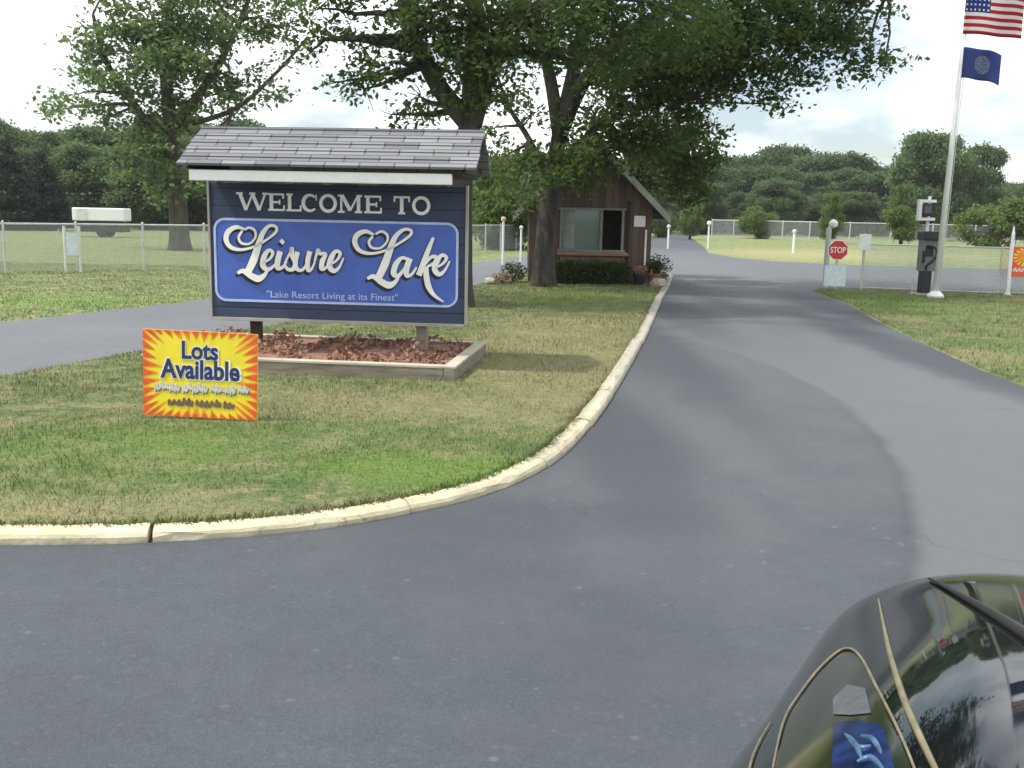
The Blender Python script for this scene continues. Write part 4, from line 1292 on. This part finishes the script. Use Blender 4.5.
# roof
rm = MB()
OV, OE = .30, .34
for s_ in (-1, 1):
    sl = (PH_ - EH) / gw
    xe = gw + OE
    zt = PH_ + .06; ze = PH_ + .06 - sl * xe
    vs = [(0, -OV, zt), (s_ * xe, -OV, ze), (s_ * xe, GD + OV, ze), (0, GD + OV, zt)]
    vs += [(x, y, z - .07) for x, y, z in vs]
    if s_ < 0:
        vs = [(x - (.001 if i % 4 in (0, 3) else 0), y, z) for i, (x, y, z) in enumerate(vs)]
    rm.add(vs, [(0, 1, 2, 3), (7, 6, 5, 4), (0, 4, 5, 1), (1, 5, 6, 2), (2, 6, 7, 3), (3, 7, 4, 0)])
rf = rm.build('roof', M['shingle'], gh)
fb = MB()
for s_ in (-1, 1):
    sl = (PH_ - EH) / gw; xe = gw + OE + .02
    z0, z1 = PH_ + .075, PH_ + .075 - sl * xe
    pts = [(s_ * .002, z0), (s_ * xe, z1), (s_ * xe, z1 - .17), (s_ * .002, z0 - .17)]
    fb.prism(pts, -OV - .03, -OV - .004)
fb.build('bargeboard', M['fascia'], rf)
# fittings on the front wall
MB().box((1.06, -.012, 1.33), (.24, .012, .23)).build('notice', M['white'], gh)
MB().tube([(1.20, -.035, .30), (1.20, -.035, 1.15)], .022, 6).build('drainpipe', M['white'], gh)
MB().box((.82, -.02, .9), (.06, .05, 1.7)).build('corner_post', M['darkwood'], gh)

# hedge and pots before the gatehouse
hx_ = thing('hedge', 'clipped green hedge under the gatehouse counter', 'hedge', (1.62, 21.5, .05))
c = rng.uniform(-1, 1, (5200, 3)) * np.array([.82, .19, .24]) + np.array([0, 0, .24])
c += rng.normal(0, .025, c.shape)
V, F = leaf_quads(c, .030); np_mesh('foliage', V, F, M['hedge'], hx_)
mb = MB()
for i in range(12): mb.tube([(-.75 + i * .135, 0, 0), (-.75 + i * .135 + rnd.gauss(0, .04), 0, .36)], .012, 5)
mb.build('stem', M['bark'], hx_)


def shrub(name, label, cat, loc, r, h, mat, n=700, leaf=.03, pot=None):
    t = thing(name, label, cat, loc)
    z0 = 0
    if pot:
        MB().lathe([(.09, 0), (.13, .20), (.145, .20), (.145, .235), (.11, .235), (.10, .17)], 14).build('pot', pot, t, smooth=False); z0 = .22
    c = rng.normal(0, 1, (n, 3)); c /= np.linalg.norm(c, axis=1)[:, None]; c *= rng.uniform(0, 1, (n, 1)) ** .4
    c = c * np.array([r, r, h / 2]) + np.array([0, 0, z0 + h / 2])
    V, F = leaf_quads(c, leaf); np_mesh('foliage', V, F, mat, t)
    mb = MB()
    for i in range(5): mb.tube([(0, 0, z0 * .8), (rnd.gauss(0, r * .4), rnd.gauss(0, r * .4), z0 + h * .7)], .008, 5)
    mb.build('stem', M['bark'], t)
    return t


shrub('potted_plant', 'dark potted plant at the right corner of the gatehouse', 'plant', (2.98, 21.6, .06), .2, .32, M['hedge'], 500, .03, M['clay'])
shrub('potted_plant', 'small clay pot of pink flowers just right of the hedge', 'plant', (2.66, 21.45, .06), .17, .2, M['flower'], 400, .022, M['dark'])
shrub('shrub', 'wispy green shrub beside the kerb right of the gatehouse', 'shrub', (3.35, 23.6, .06), .35, .6, M['hedge'], 600, .03)
shrub('shrub', 'low dark shrub at the foot of the shade tree by the gatehouse', 'shrub', (-.02, 21.7, .06), .32, .42, M['hedge'], 700, .03)
shrub('flower_clump', 'clump of pink flowers on the edge of the lawn left of the gatehouse', 'flowers', (-.25, 21.0, .06), .25, .24, M['flower'], 380, .025)
def rock(label, loc, r):
    bm = bmesh.new(); bmesh.ops.create_icosphere(bm, subdivisions=2, radius=r)
    for v in bm.verts: v.co *= rnd.uniform(.8, 1.15); v.co.z *= .6
    me = bpy.data.meshes.new('rock'); bm.to_mesh(me); bm.free(); me.materials.append(M['stone'])
    o = bpy.data.objects.new('rock', me); COL.link(o); o.location = loc
    return tag(o, label, 'rock', 'rocks around the gatehouse bed')
rock('largest pale rock by the kerb below the potted plant', (3.02, 21.2, .12), .17)
rock('small pale rock between the kerb and the larger rock', (3.2, 21.9, .11), .11)
rock('pale rock beside the pink flower clump left of the gatehouse', (-.5, 20.9, .11), .12)

# yellow topped marker posts left of the gatehouse
def marker(label, loc, h, m_head, group='white marker posts by the drives', r=.02, head=.045):
    t = thing('marker_post', label, 'post', loc, 0, group)
    MB().lathe([(r, -.1), (r, h), (r * .8, h + .01)], 8).build('shaft', M['flagpole'], t)
    MB().lathe([(head * .5, h + .01), (head, h + head * .5), (head, h + head * 1.5), (head * .4, h + head * 2)], 12).build('head', m_head, t)
    return t


p = at(503, 240, 30); marker('white post with a faded yellow head beyond the exit road, left of the gatehouse', (p.x, 30, 0), 1.28, M['cream_yellow'], None, .035, .07)
p = at(521, 240, 31); marker('short white post right beside the left gatehouse wall', (p.x, 31, 0), 1.05, M['offwhite'], None, .03, .055)
p = at(708, 246, 52); marker('white round headed post at the left end of the meadow', (p.x, 52, .03), 1.15, M['white'], None, .045, .11)
p = at(793, 254, 46); marker('plain white post in the middle of the meadow', (p.x, 46, .03), .9, M['offwhite'], None, .055, .09)
p = at(668, 244, 50); marker('white post at the left side of the drive bend', (p.x, 50, .0), 1.0, M['offwhite'], None, .045, .09)

# ------------------------------------------------------------------ stop sign, gate post, notice
p = at(838, 250, 21.7)
ss = thing('stop_sign', 'red octagonal stop sign with a pale notice under it at the lawn tip', 'sign', (p.x, 21.7, .03), R(-4))
MB().box((0, .03, .55), (.05, .03, 1.15)).build('post', M['galv'], ss)
zc = p.z - .03
octo = [(.225 * math.cos(R(22.5 + 45 * k)), zc + .225 * math.sin(R(22.5 + 45 * k))) for k in range(8)]
oc = MB().prism(octo, -.006, .006).build('octagon', M['white'], ss)
octr = [(.208 * math.cos(R(22.5 + 45 * k)), zc + .208 * math.sin(R(22.5 + 45 * k))) for k in range(8)]
MB().prism(octr, -.010, -.0065).build('red_face', M['red'], oc)
text_mesh('lettering', 'STOP', .15, M['white'], oc, (0, -.0135, zc), fit=(.32, .13), off=.002)
q = at(837, 276, 21.7)
MB().box((-.02, .005, q.z - .03), (.46, .012, .44)).build('notice', M['notice'], ss, bevel=.004)

p = at(825, 285, 22.6)
gp = thing('gate_post', 'pale green gate post with a small white lamp on top, left of the stop sign', 'post', (p.x, 22.6, 0))
MB().lathe([(.06, -.1), (.06, 1.30), (.045, 1.33)], 12).build('shaft', M['palepost'], gp)
MB().lathe([(.03, 1.33), (.09, 1.37), (.10, 1.44), (.06, 1.50), (.01, 1.52)], 14, Matrix.Translation((.08, -.02, 0))).build('lamp_head', M['white'], gp)
MB().box((.04, 0, 1.345), (.12, .05, .03)).build('bracket', M['galv'], gp)

p = at(865, 242, 21.9)
nb = thing('notice_board', 'blank white notice board on a thin pale post right of the stop sign', 'sign', (p.x, 21.9, .03))
MB().box((0, .02, .6), (.05, .03, 1.2)).build('post', M['palepost'], nb)
MB().box((0, -.004, p.z - .03), (.26, .014, .34)).build('panel', M['white'], nb, bevel=.003)

# ------------------------------------------------------------------ card reader pedestal with floodlight mast
p = at(924, 296, 20.5)
cr = thing('card_reader', 'dark card reader pedestal with a hanging handset at the edge of the lawn', 'card reader', (p.x, 20.5, .03), R(3))
MB().box((0, .05, .02), (.46, .40, .05)).build('plinth', M['stone'], cr, bevel=.01)
MB().box((-.02, 0, .27), (.20, .18, .46)).build('pedestal', M['dark'], cr, bevel=.01)
bd = MB().box((.02, 0, .80), (.36, .24, .62)).build('cabinet', M['greybox'], cr, bevel=.012)
MB().box((.02, -.03, 1.20), (.42, .34, .17)).build('hood', M['dark'], cr, bevel=.015)
MB().box((-.03, -.128, .90), (.15, .02, .22)).build('keypad', M['dark'], bd, bevel=.004)
MB().tube(catmull([(-.06, -.15, .98), (.05, -.20, .96), (.10, -.19, .82), (.02, -.18, .68), (-.08, -.17, .60), (-.07, -.14, .52)], 5), .022, 8).build('handset_cord', M['rubber'], bd, smooth=True)
MB().box((-.14, -.14, .78), (.06, .05, .24)).build('handset', M['rubber'], bd, bevel=.015)
MB().tube([(-.27, -.02, 0), (-.27, -.02, .34)], .016, 6).build('guard_rod', M['galv'], cr)

p2 = at(926, 240, 20.8)
fl = thing('floodlight', 'boxy floodlight in a white frame on a pole above the card reader', 'light', (p2.x, 20.8, .03))
zt = at(916, 210, 20.8).z - .03
MB().tube([(0, 0, -.1), (0, 0, zt + .28)], .035, 8).build('pole', M['flagpole'], fl)
fm = MB()
for (x, z, w_, h_) in ((-.20, zt, .07, .42), (-.19 + .165, zt + .18, .27, .06), (-.19 + .165, zt - .18, .27, .06)): fm.box((x - .005, -.05, z), (w_, .12, h_))
fm.build('frame', M['white'], fl, bevel=.005)
MB().box((-.075, -.04, zt), (.20, .20, .24)).build('lamp_housing', M['dark'], fl, bevel=.02)
MB().box((-.075, -.145, zt + .01), (.14, .01, .15)).build('lens', M['carglass'], fl)
MB().box((-.07, .03, zt - .26), (.16, .05, .05)).build('bracket', M['dark'], fl)

# ------------------------------------------------------------------ flagpole and flags
fb_ = at(935, 299, 19.9); ft = at(968, 0, 19.9)
fp = thing('flagpole', 'tall white flagpole leaning slightly right, at the edge of the right lawn', 'flagpole', (fb_.x, 19.9, .02))
d = Vector((ft.x - fb_.x, 0, ft.z - .02)); L_ = 6.9; dv = d.normalized()
MB().tube([(0, 0, -.1), dv * 3.4, dv * L_], [.065, .05, .03], 12).build('pole', M['flagpole'], fp, smooth=True)
MB().lathe([(.16, 0), (.16, .05), (.10, .12), (.07, .14)], 16).build('base_collar', M['white'], fp)
MB().lathe([(.01, -.06), (.055, -.03), (.07, 0.01), (.05, .05), (.01, .07)], 14, Matrix.Translation(dv * (L_ + .04))).build('finial', M['chrome'], fp)
MB().tube([dv * .8 + Vector((.07, -.03, 0)), dv * 6.6 + Vector((.06, -.02, 0))], .006, 5).build('halyard', M['offwhite'], fp)


def flag_grid(nu, nv, Wd, Ht, droop, wav, ph):
    vs = []
    for j in range(nv + 1):
        for i in range(nu + 1):
            u, v = i / nu, j / nv
            y = wav * math.sin(u * 7 + ph + v * 1.1) * u ** .7
            vs.append(Vector((u * Wd, y, -v * Ht - droop * u ** 1.4 + .03 * math.sin(u * 8 + ph) * u)))
    return vs


def cloth_material(kind):
    t = NT(kind + ' cloth')
    uvn = t.new('ShaderNodeUVMap'); sp = t.new('ShaderNodeSeparateXYZ'); t.link(uvn.outputs[0], sp.inputs[0])
    u, v = sp.outputs[0], sp.outputs[1]
    if kind == 'national':
        odd = t.math('MODULO', t.math('FLOOR', t.math('MULTIPLY', v, 13.0)), 2.0)
        c = t.mix(odd, (0.50, 0.03, 0.05), (0.78, 0.76, 0.76))
        can = t.math('MULTIPLY', t.math('LESS_THAN', u, .42), t.math('LESS_THAN', v, .5385))
        # rows of small white stars
        fu = t.math('SUBTRACT', t.math('FRACT', t.math('MULTIPLY', u, 14.2)), .5); fv = t.math('SUBTRACT', t.math('FRACT', t.math('MULTIPLY', v, 9.3)), .5)
        rr = t.math('ADD', t.math('MULTIPLY', fu, fu), t.math('MULTIPLY', fv, fv))
        blue = t.mix(t.math('LESS_THAN', rr, .05), (0.03, 0.06, 0.26), (0.7, 0.7, 0.74))
        c = t.mix(can, c, blue)
    else:
        du = t.math('DIVIDE', t.math('SUBTRACT', u, .52), .20); dv_ = t.math('DIVIDE', t.math('SUBTRACT', v, .5), .30)
        rr = t.math('ADD', t.math('MULTIPLY', du, du), t.math('MULTIPLY', dv_, dv_))
        n = t.noise(18, 3, uvn.outputs[0])
        em = t.mix(t.rng(n, .42, .58), (0.30, 0.32, 0.38), (0.11, 0.17, 0.36))
        c = t.mix(t.math('LESS_THAN', rr, 1.0), (0.06, 0.095, 0.30), em)
    t.base(c); t.set(Roughness=.85)
    tr = t.new('ShaderNodeBsdfTranslucent'); t.link(c, tr.inputs[0])
    mx = t.new('ShaderNodeMixShader'); mx.inputs[0].default_value = .6
    t.link(t.b.outputs[0], mx.inputs[1]); t.link(tr.outputs[0], mx.inputs[2]); t.link(mx.outputs[0], t.out.inputs[0])
    return t.m


def flag(label, hoist_top, Wd, Ht, droop, wav, ph, mat, rz):
    nu, nv = 28, 16
    vs = flag_grid(nu, nv, Wd, Ht, droop, wav, ph)
    fs = [[j * (nu + 1) + i, j * (nu + 1) + i + 1, (j + 1) * (nu + 1) + i + 1, (j + 1) * (nu + 1) + i] for j in range(nv) for i in range(nu)]
    me = bpy.data.meshes.new('flag'); me.from_pydata([tuple(v) for v in vs], [], fs)
    uvl = me.uv_layers.new(name='UVMap')
    for p_ in me.polygons:
        p_.use_smooth = True
        for li in p_.loop_indices:
            vi = me.loops[li].vertex_index
            uvl.data[li].uv = ((vi % (nu + 1)) / nu, (vi // (nu + 1)) / nv)
    me.materials.append(mat)
    o = bpy.data.objects.new('flag', me); COL.link(o)
    so = o.modifiers.new('thickness', 'SOLIDIFY'); so.thickness = .004
    o.location = hoist_top; o.rotation_euler = (0, 0, rz)
    return tag(o, label, 'flag')


ua = at(967, -14, 19.85); flag('larger flag of red and white stripes with a starred blue corner, atop the pole', ua, 1.05, .86, .12, .09, .6, cloth_material('national'), R(-12))
ub = at(964, 47, 19.85); flag('smaller dark blue flag with a pale crest, below the striped flag', ub, .66, .56, .16, .07, 2.0, cloth_material('state'), R(-25))

# ------------------------------------------------------------------ banner at the right edge
p = at(1022, 262, 21.1)
bn = thing('banner', 'orange and red banner board on the fence at the right edge', 'banner', (p.x + .05, 21.1, .03))
zb = p.z - .03
MB().box((0, 0, zb), (.62, .015, .62)).build('panel', M['redorange'], bn)
mb = MB()
for k in range(16):
    a = k / 16 * 6.283; a2 = a + .2; 
    mb.add([(.03, -.010, zb + .10), (.03 + .27 * math.cos(a), -.010, zb + .10 + .2 * math.sin(a)), (.03 + .27 * math.cos(a2), -.010, zb + .10 + .2 * math.sin(a2))], [(0, 1, 2)])
mb.build('burst', M['yellow'], bn)
MB().lathe([(.12, 0), (.12, .004)], 20, Matrix.Translation((-.04, -.012, zb + .12)) @ Matrix.Rotation(R(90), 4, 'X')).build('disc', M['orange'], bn)
mb = MB()
for k in range(5): stroke_mesh(mb, [(-.22 + k * .09, zb - .2), (-.18 + k * .09, zb - .13), (-.15 + k * .09, zb - .21)], [.03, .035, .03], -.011 - .0004 * k, .002, 4)
mb.build('faded_lettering', M['offwhite'], bn)
for x in (-.25, .25): MB().box((x, .02, .55), (.04, .02, 1.1)).build('stake', M['offwhite'], bn)

# ------------------------------------------------------------------ white trailer beyond the left fence
p = at(102, 214, 50)
tr = thing('trailer', 'small white box trailer parked in front of the wood beyond the left fence', 'trailer', (p.x, 50, 0), R(6))
bdy = MB().box((0, 0, 1.10), (2.45, 1.3, .62)).build('body', M['white'], tr, bevel=.05)
MB().box((-.75, -.66, 1.08), (.5, .012, .56)).build('door', M['offwhite'], bdy)
for s_ in (-1, 1):
    MB().lathe([(.18, -.08), (.27, -.06), (.27, .06), (.18, .08)], 18, Matrix.Translation((.15, s_ * .60, .27)) @ Matrix.Rotation(R(90), 4, 'X')).build('wheel', M['tyre'], tr)
MB().box((0, 0, .52), (2.3, 1.24, .52)).box((-1.7, 0, .42), (.9, .08, .07)).build('chassis', M['dark'], tr)
MB().tube([(-2.1, 0, 0), (-2.1, 0, .42)], .03, 8).build('jockey_stand', M['galv'], tr)

# ------------------------------------------------------------------ dark car whose front corner shows bottom right
CAR_A = R(31)
STRIP = ((1.16, .02), (1.72, .22))
car = thing('parked_car', 'glossy black car with its front fender and bonnet at the bottom right', 'car', (0, 0, .004), R(90) - CAR_A)
CY = -.515                     # centreline of the car in its own frame (x forward, y left)


def lerp_tab(tab, x):
    for (a, ya), (b, yb) in zip(tab[:-1], tab[1:]):
        if x <= b: return ya + (yb - ya) * max(0, (x - a)) / (b - a)
    return tab[-1][1]


WID = [(-3.0, .70), (-2.9, .80), (-2.6, .88), (-2, .905), (-.4, .91), (.6, .92), (1.2, .92), (1.5, .935), (1.78, .95), (1.85, .925), (1.92, .83), (1.97, .69), (2.02, .53), (2.07, .35), (2.10, .2)]
TOP = [(-3.0, .92), (-2.9, 1.0), (-2.6, 1.06), (-.4, 1.12), (.2, 1.10), (1.1, 1.03), (1.5, .955), (1.78, .898), (1.9, .866), (2.0, .825), (2.06, .77), (2.10, .70)]
stations = [-3.0, -2.92, -2.75, -2.4, -2.0, -1.5, -1.0, -.6, -.3, 0, .3, .6, .9, 1.15, 1.4, 1.6, 1.72, 1.79, 1.85, 1.91, 1.97, 2.03, 2.07, 2.10]
half = []
body = MB()
NP = 11
for X in stations:
    w, tz = lerp_tab(WID, X), lerp_tab(TOP, X)
    s = (tz - .30)
    fl_ = min(1, max(0, (X - 1.25) / .5))
    kk = [a + (b - a) * fl_ for a, b in zip((.36, .56, .69, .79, .87, .935, .975, .99), (.38, .62, .775, .86, .92, .962, .985, .995))]
    pr = [(w * .90, .22), (w * .965, .30)] + [(w * q, .30 + s * k_) for q, k_ in zip((1, .98, .935, .87, .80, .715, .60, .36), kk)] + [(0, tz)]
    row = pr + [(-y, z) for y, z in pr[:-1][::-1]]
    for y, z in row: body.v.append(Vector((X, CY + y, z)))
m_ = 2 * NP - 1
for i in range(len(stations) - 1):
    for k in range(m_ - 1):
        q = i * m_ + k
        body.f.append([q, q + 1, q + m_ + 1, q + m_])
    q = i * m_; body.f.append([q, q + m_, q + 2 * m_ - 1, q + m_ - 1])
body.f.append(list(range(m_))); body.f.append([(len(stations) - 1) * m_ + k for k in range(m_)])
bo = body.build('body', M['paint'], None, smooth=True)
bo.modifiers.new('sub', 'SUBSURF').levels = 3
bo.modifiers['sub'].render_levels = 3
cut = MB()
for X in (1.12, -1.62):
    for s_ in (-1, 1):
        cut.lathe([(.41, -.2), (.41, .2)], 40, Matrix.Translation((X, CY + s_ * .86, .34)) @ Matrix.Rotation(R(90), 4, 'X'))
co = cut.build('cutter', M['rubber'], None)
bm_ = bo.modifiers.new('arch', 'BOOLEAN'); bm_.object = co; bm_.operation = 'DIFFERENCE'; bm_.solver = 'EXACT'
dg = bpy.context.evaluated_depsgraph_get(); dg.update()
me = bpy.data.meshes.new_from_object(bo.evaluated_get(dg))
bpy.data.objects.remove(bo); bpy.data.objects.remove(co)
bo = bpy.data.objects.new('body', me); COL.link(bo); bo.parent = car
# wheels
for X in (1.12, -1.62):
    for s_ in (-1, 1):
        wh = thing('wheel', None, None, (X, CY + s_ * .80, .34)); wh.parent = car
        RM = Matrix.Rotation(R(90), 4, 'X')
        MB().lathe([(.20, -.10), (.31, -.105), (.335, -.07), (.335, .07), (.31, .105), (.20, .10)], 32, RM).build('tyre', M['tyre'], wh, smooth=True)
        rm_ = MB().lathe([(.21, -.085), (.21, .085), (.17, .06), (.05, .075)], 24, RM)
        rm_.build('rim', M['rim'], wh)
# cabin
cab = MB()
CABS = [(-.34, 1.02, 1.02, .80), (-.62, 1.25, 1.0, .78), (-.98, 1.52, 1.0, .70), (-1.25, 1.60, 1.0, .66), (-2.0, 1.61, 1.0, .66), (-2.45, 1.55, 1.0, .65), (-2.75, 1.25, 1.0, .72), (-2.92, .98, .98, .76)]
for (X, zt_, zb_, w_) in CABS:
    for (y, z) in ((.83, .97), (.80 if zt_ > 1.1 else w_ + .01, zb_ + .02), (w_ + .02, zt_ - .06 if zt_ > 1.1 else zt_), (w_ - .10, zt_ - .005), (0, zt_ + .02)): cab.v.append(Vector((X, CY + y, z)))
    for (y, z) in ((w_ - .10, zt_ - .005), (w_ + .02, zt_ - .06 if zt_ > 1.1 else zt_), (.80 if zt_ > 1.1 else w_ + .01, zb_ + .02), (.83, .97)): cab.v.append(Vector((X, CY - y, z)))
for i in range(len(CABS) - 1):
    for k in range(8): cab.f.append([i * 9 + k, i * 9 + k + 1, (i + 1) * 9 + k + 1, (i + 1) * 9 + k])
cabin = cab.build('cabin', M['paint'], car)
gl = MB()


def quad_off(a, b, c, d_, off):
    n = (Vector(b) - Vector(a)).cross(Vector(c) - Vector(a)).normalized()
    if n.dot(Vector(a) - Vector((-1.5, CY, 1.0))) < 0: n = -n
    vs = [Vector(p) + n * off for p in (a, b, c, d_)]
    vs += [v - n * .004 for v in vs]
    return vs, [(0, 1, 2, 3), (7, 6, 5, 4), (0, 4, 5, 1), (1, 5, 6, 2), (2, 6, 7, 3), (3, 7, 4, 0)]


for s_ in (-1, 1):
    for xa, xb, xta, xtb in ((-.72, -1.5, -1.02, -1.5), (-1.58, -2.55, -1.58, -2.40)):
        gl.add(*quad_off((xa, CY + s_ * .81, 1.05), (xb, CY + s_ * .81, 1.05), (xtb, CY + s_ * .69, 1.50), (xta, CY + s_ * .69, 1.48), .02))
gl.build('side_glass', M['carglass'], cabin)
gl = MB().add(*quad_off((-.37, CY + .70, 1.06), (-.37, CY - .70, 1.06), (-.97, CY - .60, 1.53), (-.97, CY + .60, 1.53), .035))
gl.build('windscreen', M['carglass'], cabin)
gl = MB().add(*quad_off((-2.9, CY + .62, 1.05), (-2.9, CY - .62, 1.05), (-2.52, CY - .55, 1.50), (-2.52, CY + .55, 1.50), .03))
gl.build('rear_window', M['carglass'], cabin)
for s_ in (-1, 1):
    wp = MB().tube([(-.30, CY + .1 + s_ * .35, 1.06), (-.34, CY + .35 + s_ * .35 - .7 * 0, 1.09), (-.36, CY + .40 + s_ * .30, 1.11)], .008, 6)
    wp.build('wiper', M['rubber'], cabin)
# lamps, bumper, plate, mirror, antenna
for s_ in (-1, 1):
    MB().box((-3.005, CY + s_ * .55, .78), (.03, .22, .14)).build('taillight', M['taillens'], car, bevel=.01)
    mr = MB().lathe([(.04, -.08), (.085, -.06), (.10, 0), (.085, .05), (.05, .07)], 14, Matrix.Translation((-.62, CY + s_ * .97, 1.08)) @ Matrix.Rotation(R(90), 4, 'Y'))
    mr.build('wing_mirror', M['paint'], car, smooth=True)
    MB().box((-.62, CY + s_ * .86, 1.03), (.06, .18, .04)).build('mirror_arm', M['paint'], car)
MB().box((2.08, CY, .42), (.08, .6, .16)).build('bumper', M['dark'], car, bevel=.03)
gr = MB()
for k in range(4): gr.box((2.10, CY, .54 + k * .03), (.03, .4, .01))
gr.build('grille', M['chrome'], car)
from mathutils.bvhtree import BVHTree
bvh = BVHTree.FromPolygons([v.co for v in me.vertices], [list(p.vertices) for p in me.polygons])
ca, sa = math.cos(R(90) - CAR_A), math.sin(R(90) - CAR_A)
# kerb, lawn and sign reflections painted on as patches and tubes following the wing
def on_wing(px, py, lift=.002):
    dw = _f + _r * ((px - 512) / FPX) - _u * ((py - 384) / FPX)
    dl = Vector((dw.x * ca + dw.y * sa, -dw.x * sa + dw.y * ca, dw.z))
    h_ = bvh.ray_cast(Vector((0, 0, CAM_H - .004)), dl.normalized())
    return (h_[0] + h_[1] * lift) if h_[0] else None
ARCH = [(770, 800), (775, 765), (785, 722), (800, 696), (822, 668), (845, 650), (861, 658), (878, 690), (898, 730), (914, 768), (924, 800)]
SMALL = [(748, 790), (752, 765), (760, 744), (772, 723)]
CREST = [(879, 600), (884, 625), (892, 660), (906, 705), (922, 742), (942, 785), (960, 830)]
def wing_line(px, w0, w1, sub=6):
    P_ = [on_wing(q.x, q.y) for q in catmull([(a, b, 0) for a, b in px], sub)]
    P_ = [q for q in P_ if q]
    return P_, [w0 + (w1 - w0) * math.sin(math.pi * min(.98, max(.05, i_ / (len(P_) - 1)))) for i_ in range(len(P_))]
def wing_patch(poly, n_=14, lift=.001):
    mb_ = MB()
    top_, bot_ = poly
    for i_ in range(n_ + 1):
        for j_ in range(n_ + 1):
            u_, v_ = i_ / n_, j_ / n_
            def ev(L_):
                k_ = min(int(u_ * (len(L_) - 1)), len(L_) - 2); f_ = u_ * (len(L_) - 1) - k_
                return (L_[k_][0] + (L_[k_ + 1][0] - L_[k_][0]) * f_, L_[k_][1] + (L_[k_ + 1][1] - L_[k_][1]) * f_)
            a_, b_ = ev(top_), ev(bot_)
            mb_.v.append(on_wing(a_[0] + (b_[0] - a_[0]) * v_, a_[1] + (b_[1] - a_[1]) * v_, lift))
    for i_ in range(n_):
        for j_ in range(n_):
            q_ = i_ * (n_ + 1) + j_; f_ = [q_, q_ + 1, q_ + n_ + 2, q_ + n_ + 1]
            if all(mb_.v[t_] for t_ in f_): mb_.f.append(f_)
    mb_.v = [v_ or Vector((1, CY, .5)) for v_ in mb_.v]
    return mb_
def mirrored(mb_):
    m2 = MB(); m2.v = [Vector((v_.x, 2 * CY - v_.y, v_.z)) for v_ in mb_.v]; m2.f = [f_[::-1] for f_ in mb_.f]
    return m2
lens_ = wing_patch(([(776, 760), (800, 700), (822, 672), (845, 654), (861, 662), (878, 694), (910, 764)], [(776, 800), (800, 805), (822, 805), (845, 805), (861, 805), (880, 805), (918, 800)]), 18, .0012)  # reflected lawn, painted as a dark green patch
bowl_ = wing_patch(([(834, 724), (860, 722), (884, 728)], [(832, 805), (862, 805), (904, 805)]), 10, .0022)  # reflected blue sign, painted as a patch
glint_ = MB()  # lighter figure inside the reflected sign, painted as streaks
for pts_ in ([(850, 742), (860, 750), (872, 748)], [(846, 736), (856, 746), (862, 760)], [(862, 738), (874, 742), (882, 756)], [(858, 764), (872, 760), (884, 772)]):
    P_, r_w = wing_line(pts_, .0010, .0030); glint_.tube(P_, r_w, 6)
bulb_ = wing_patch(([(834, 700), (848, 686), (866, 690)], [(834, 716), (852, 717), (872, 715)]), 8, .0022)  # reflected roof of the sign, painted grey
arch_, crest_, small_ = MB(), MB(), MB()  # reflected kerb, painted as gold lines
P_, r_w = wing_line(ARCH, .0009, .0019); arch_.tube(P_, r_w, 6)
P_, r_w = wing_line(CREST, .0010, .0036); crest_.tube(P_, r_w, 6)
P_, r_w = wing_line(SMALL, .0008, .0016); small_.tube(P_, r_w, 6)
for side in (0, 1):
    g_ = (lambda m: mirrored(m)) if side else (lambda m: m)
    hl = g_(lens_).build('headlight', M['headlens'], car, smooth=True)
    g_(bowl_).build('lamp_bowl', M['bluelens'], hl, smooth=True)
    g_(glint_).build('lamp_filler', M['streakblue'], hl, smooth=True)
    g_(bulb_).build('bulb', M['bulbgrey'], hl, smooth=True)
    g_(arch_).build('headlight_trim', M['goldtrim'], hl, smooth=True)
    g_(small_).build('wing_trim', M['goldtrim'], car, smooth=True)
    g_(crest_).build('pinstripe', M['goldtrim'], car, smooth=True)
# black rubber seal strip lying on the bonnet towards its front edge
def on_bonnet(x, y, lift):
    h_ = bvh.ray_cast(Vector((x, y, 2.5)), Vector((0, 0, -1)))
    return h_[0] + h_[1] * lift if h_[0] else None
pts, rads = [], []
for i in range(25):
    u = i / 24
    q_ = on_bonnet(STRIP[0][0] + (STRIP[1][0] - STRIP[0][0]) * u, STRIP[0][1] + (STRIP[1][1] - STRIP[0][1]) * u, .004)
    if q_: pts.append(q_); rads.append(.0095 - .007 * u)
MB().tube(pts, rads, 8).build('rubber_strip', M['rubber'], car, smooth=True)

# ------------------------------------------------------------------ air
hz_ = MB().box((0, 60, 14.0), (420, 300, 30.2)).build('haze', M['ground'])
hz_.data.materials.clear()
hm = bpy.data.materials.new('summer haze'); hm.use_nodes = True
hn = hm.node_tree.nodes; hn.clear()
ho = hn.new('ShaderNodeOutputMaterial'); hv = hn.new('ShaderNodeVolumePrincipled')
hv.inputs['Density'].default_value = HAZE; hv.inputs['Color'].default_value = (0.93, 0.96, 1.0, 1)
hv.inputs['Anisotropy'].default_value = 0.2
hm.node_tree.links.new(hv.outputs[0], ho.inputs['Volume'])
hz_.data.materials.append(hm)
tag(hz_, kind='stuff')
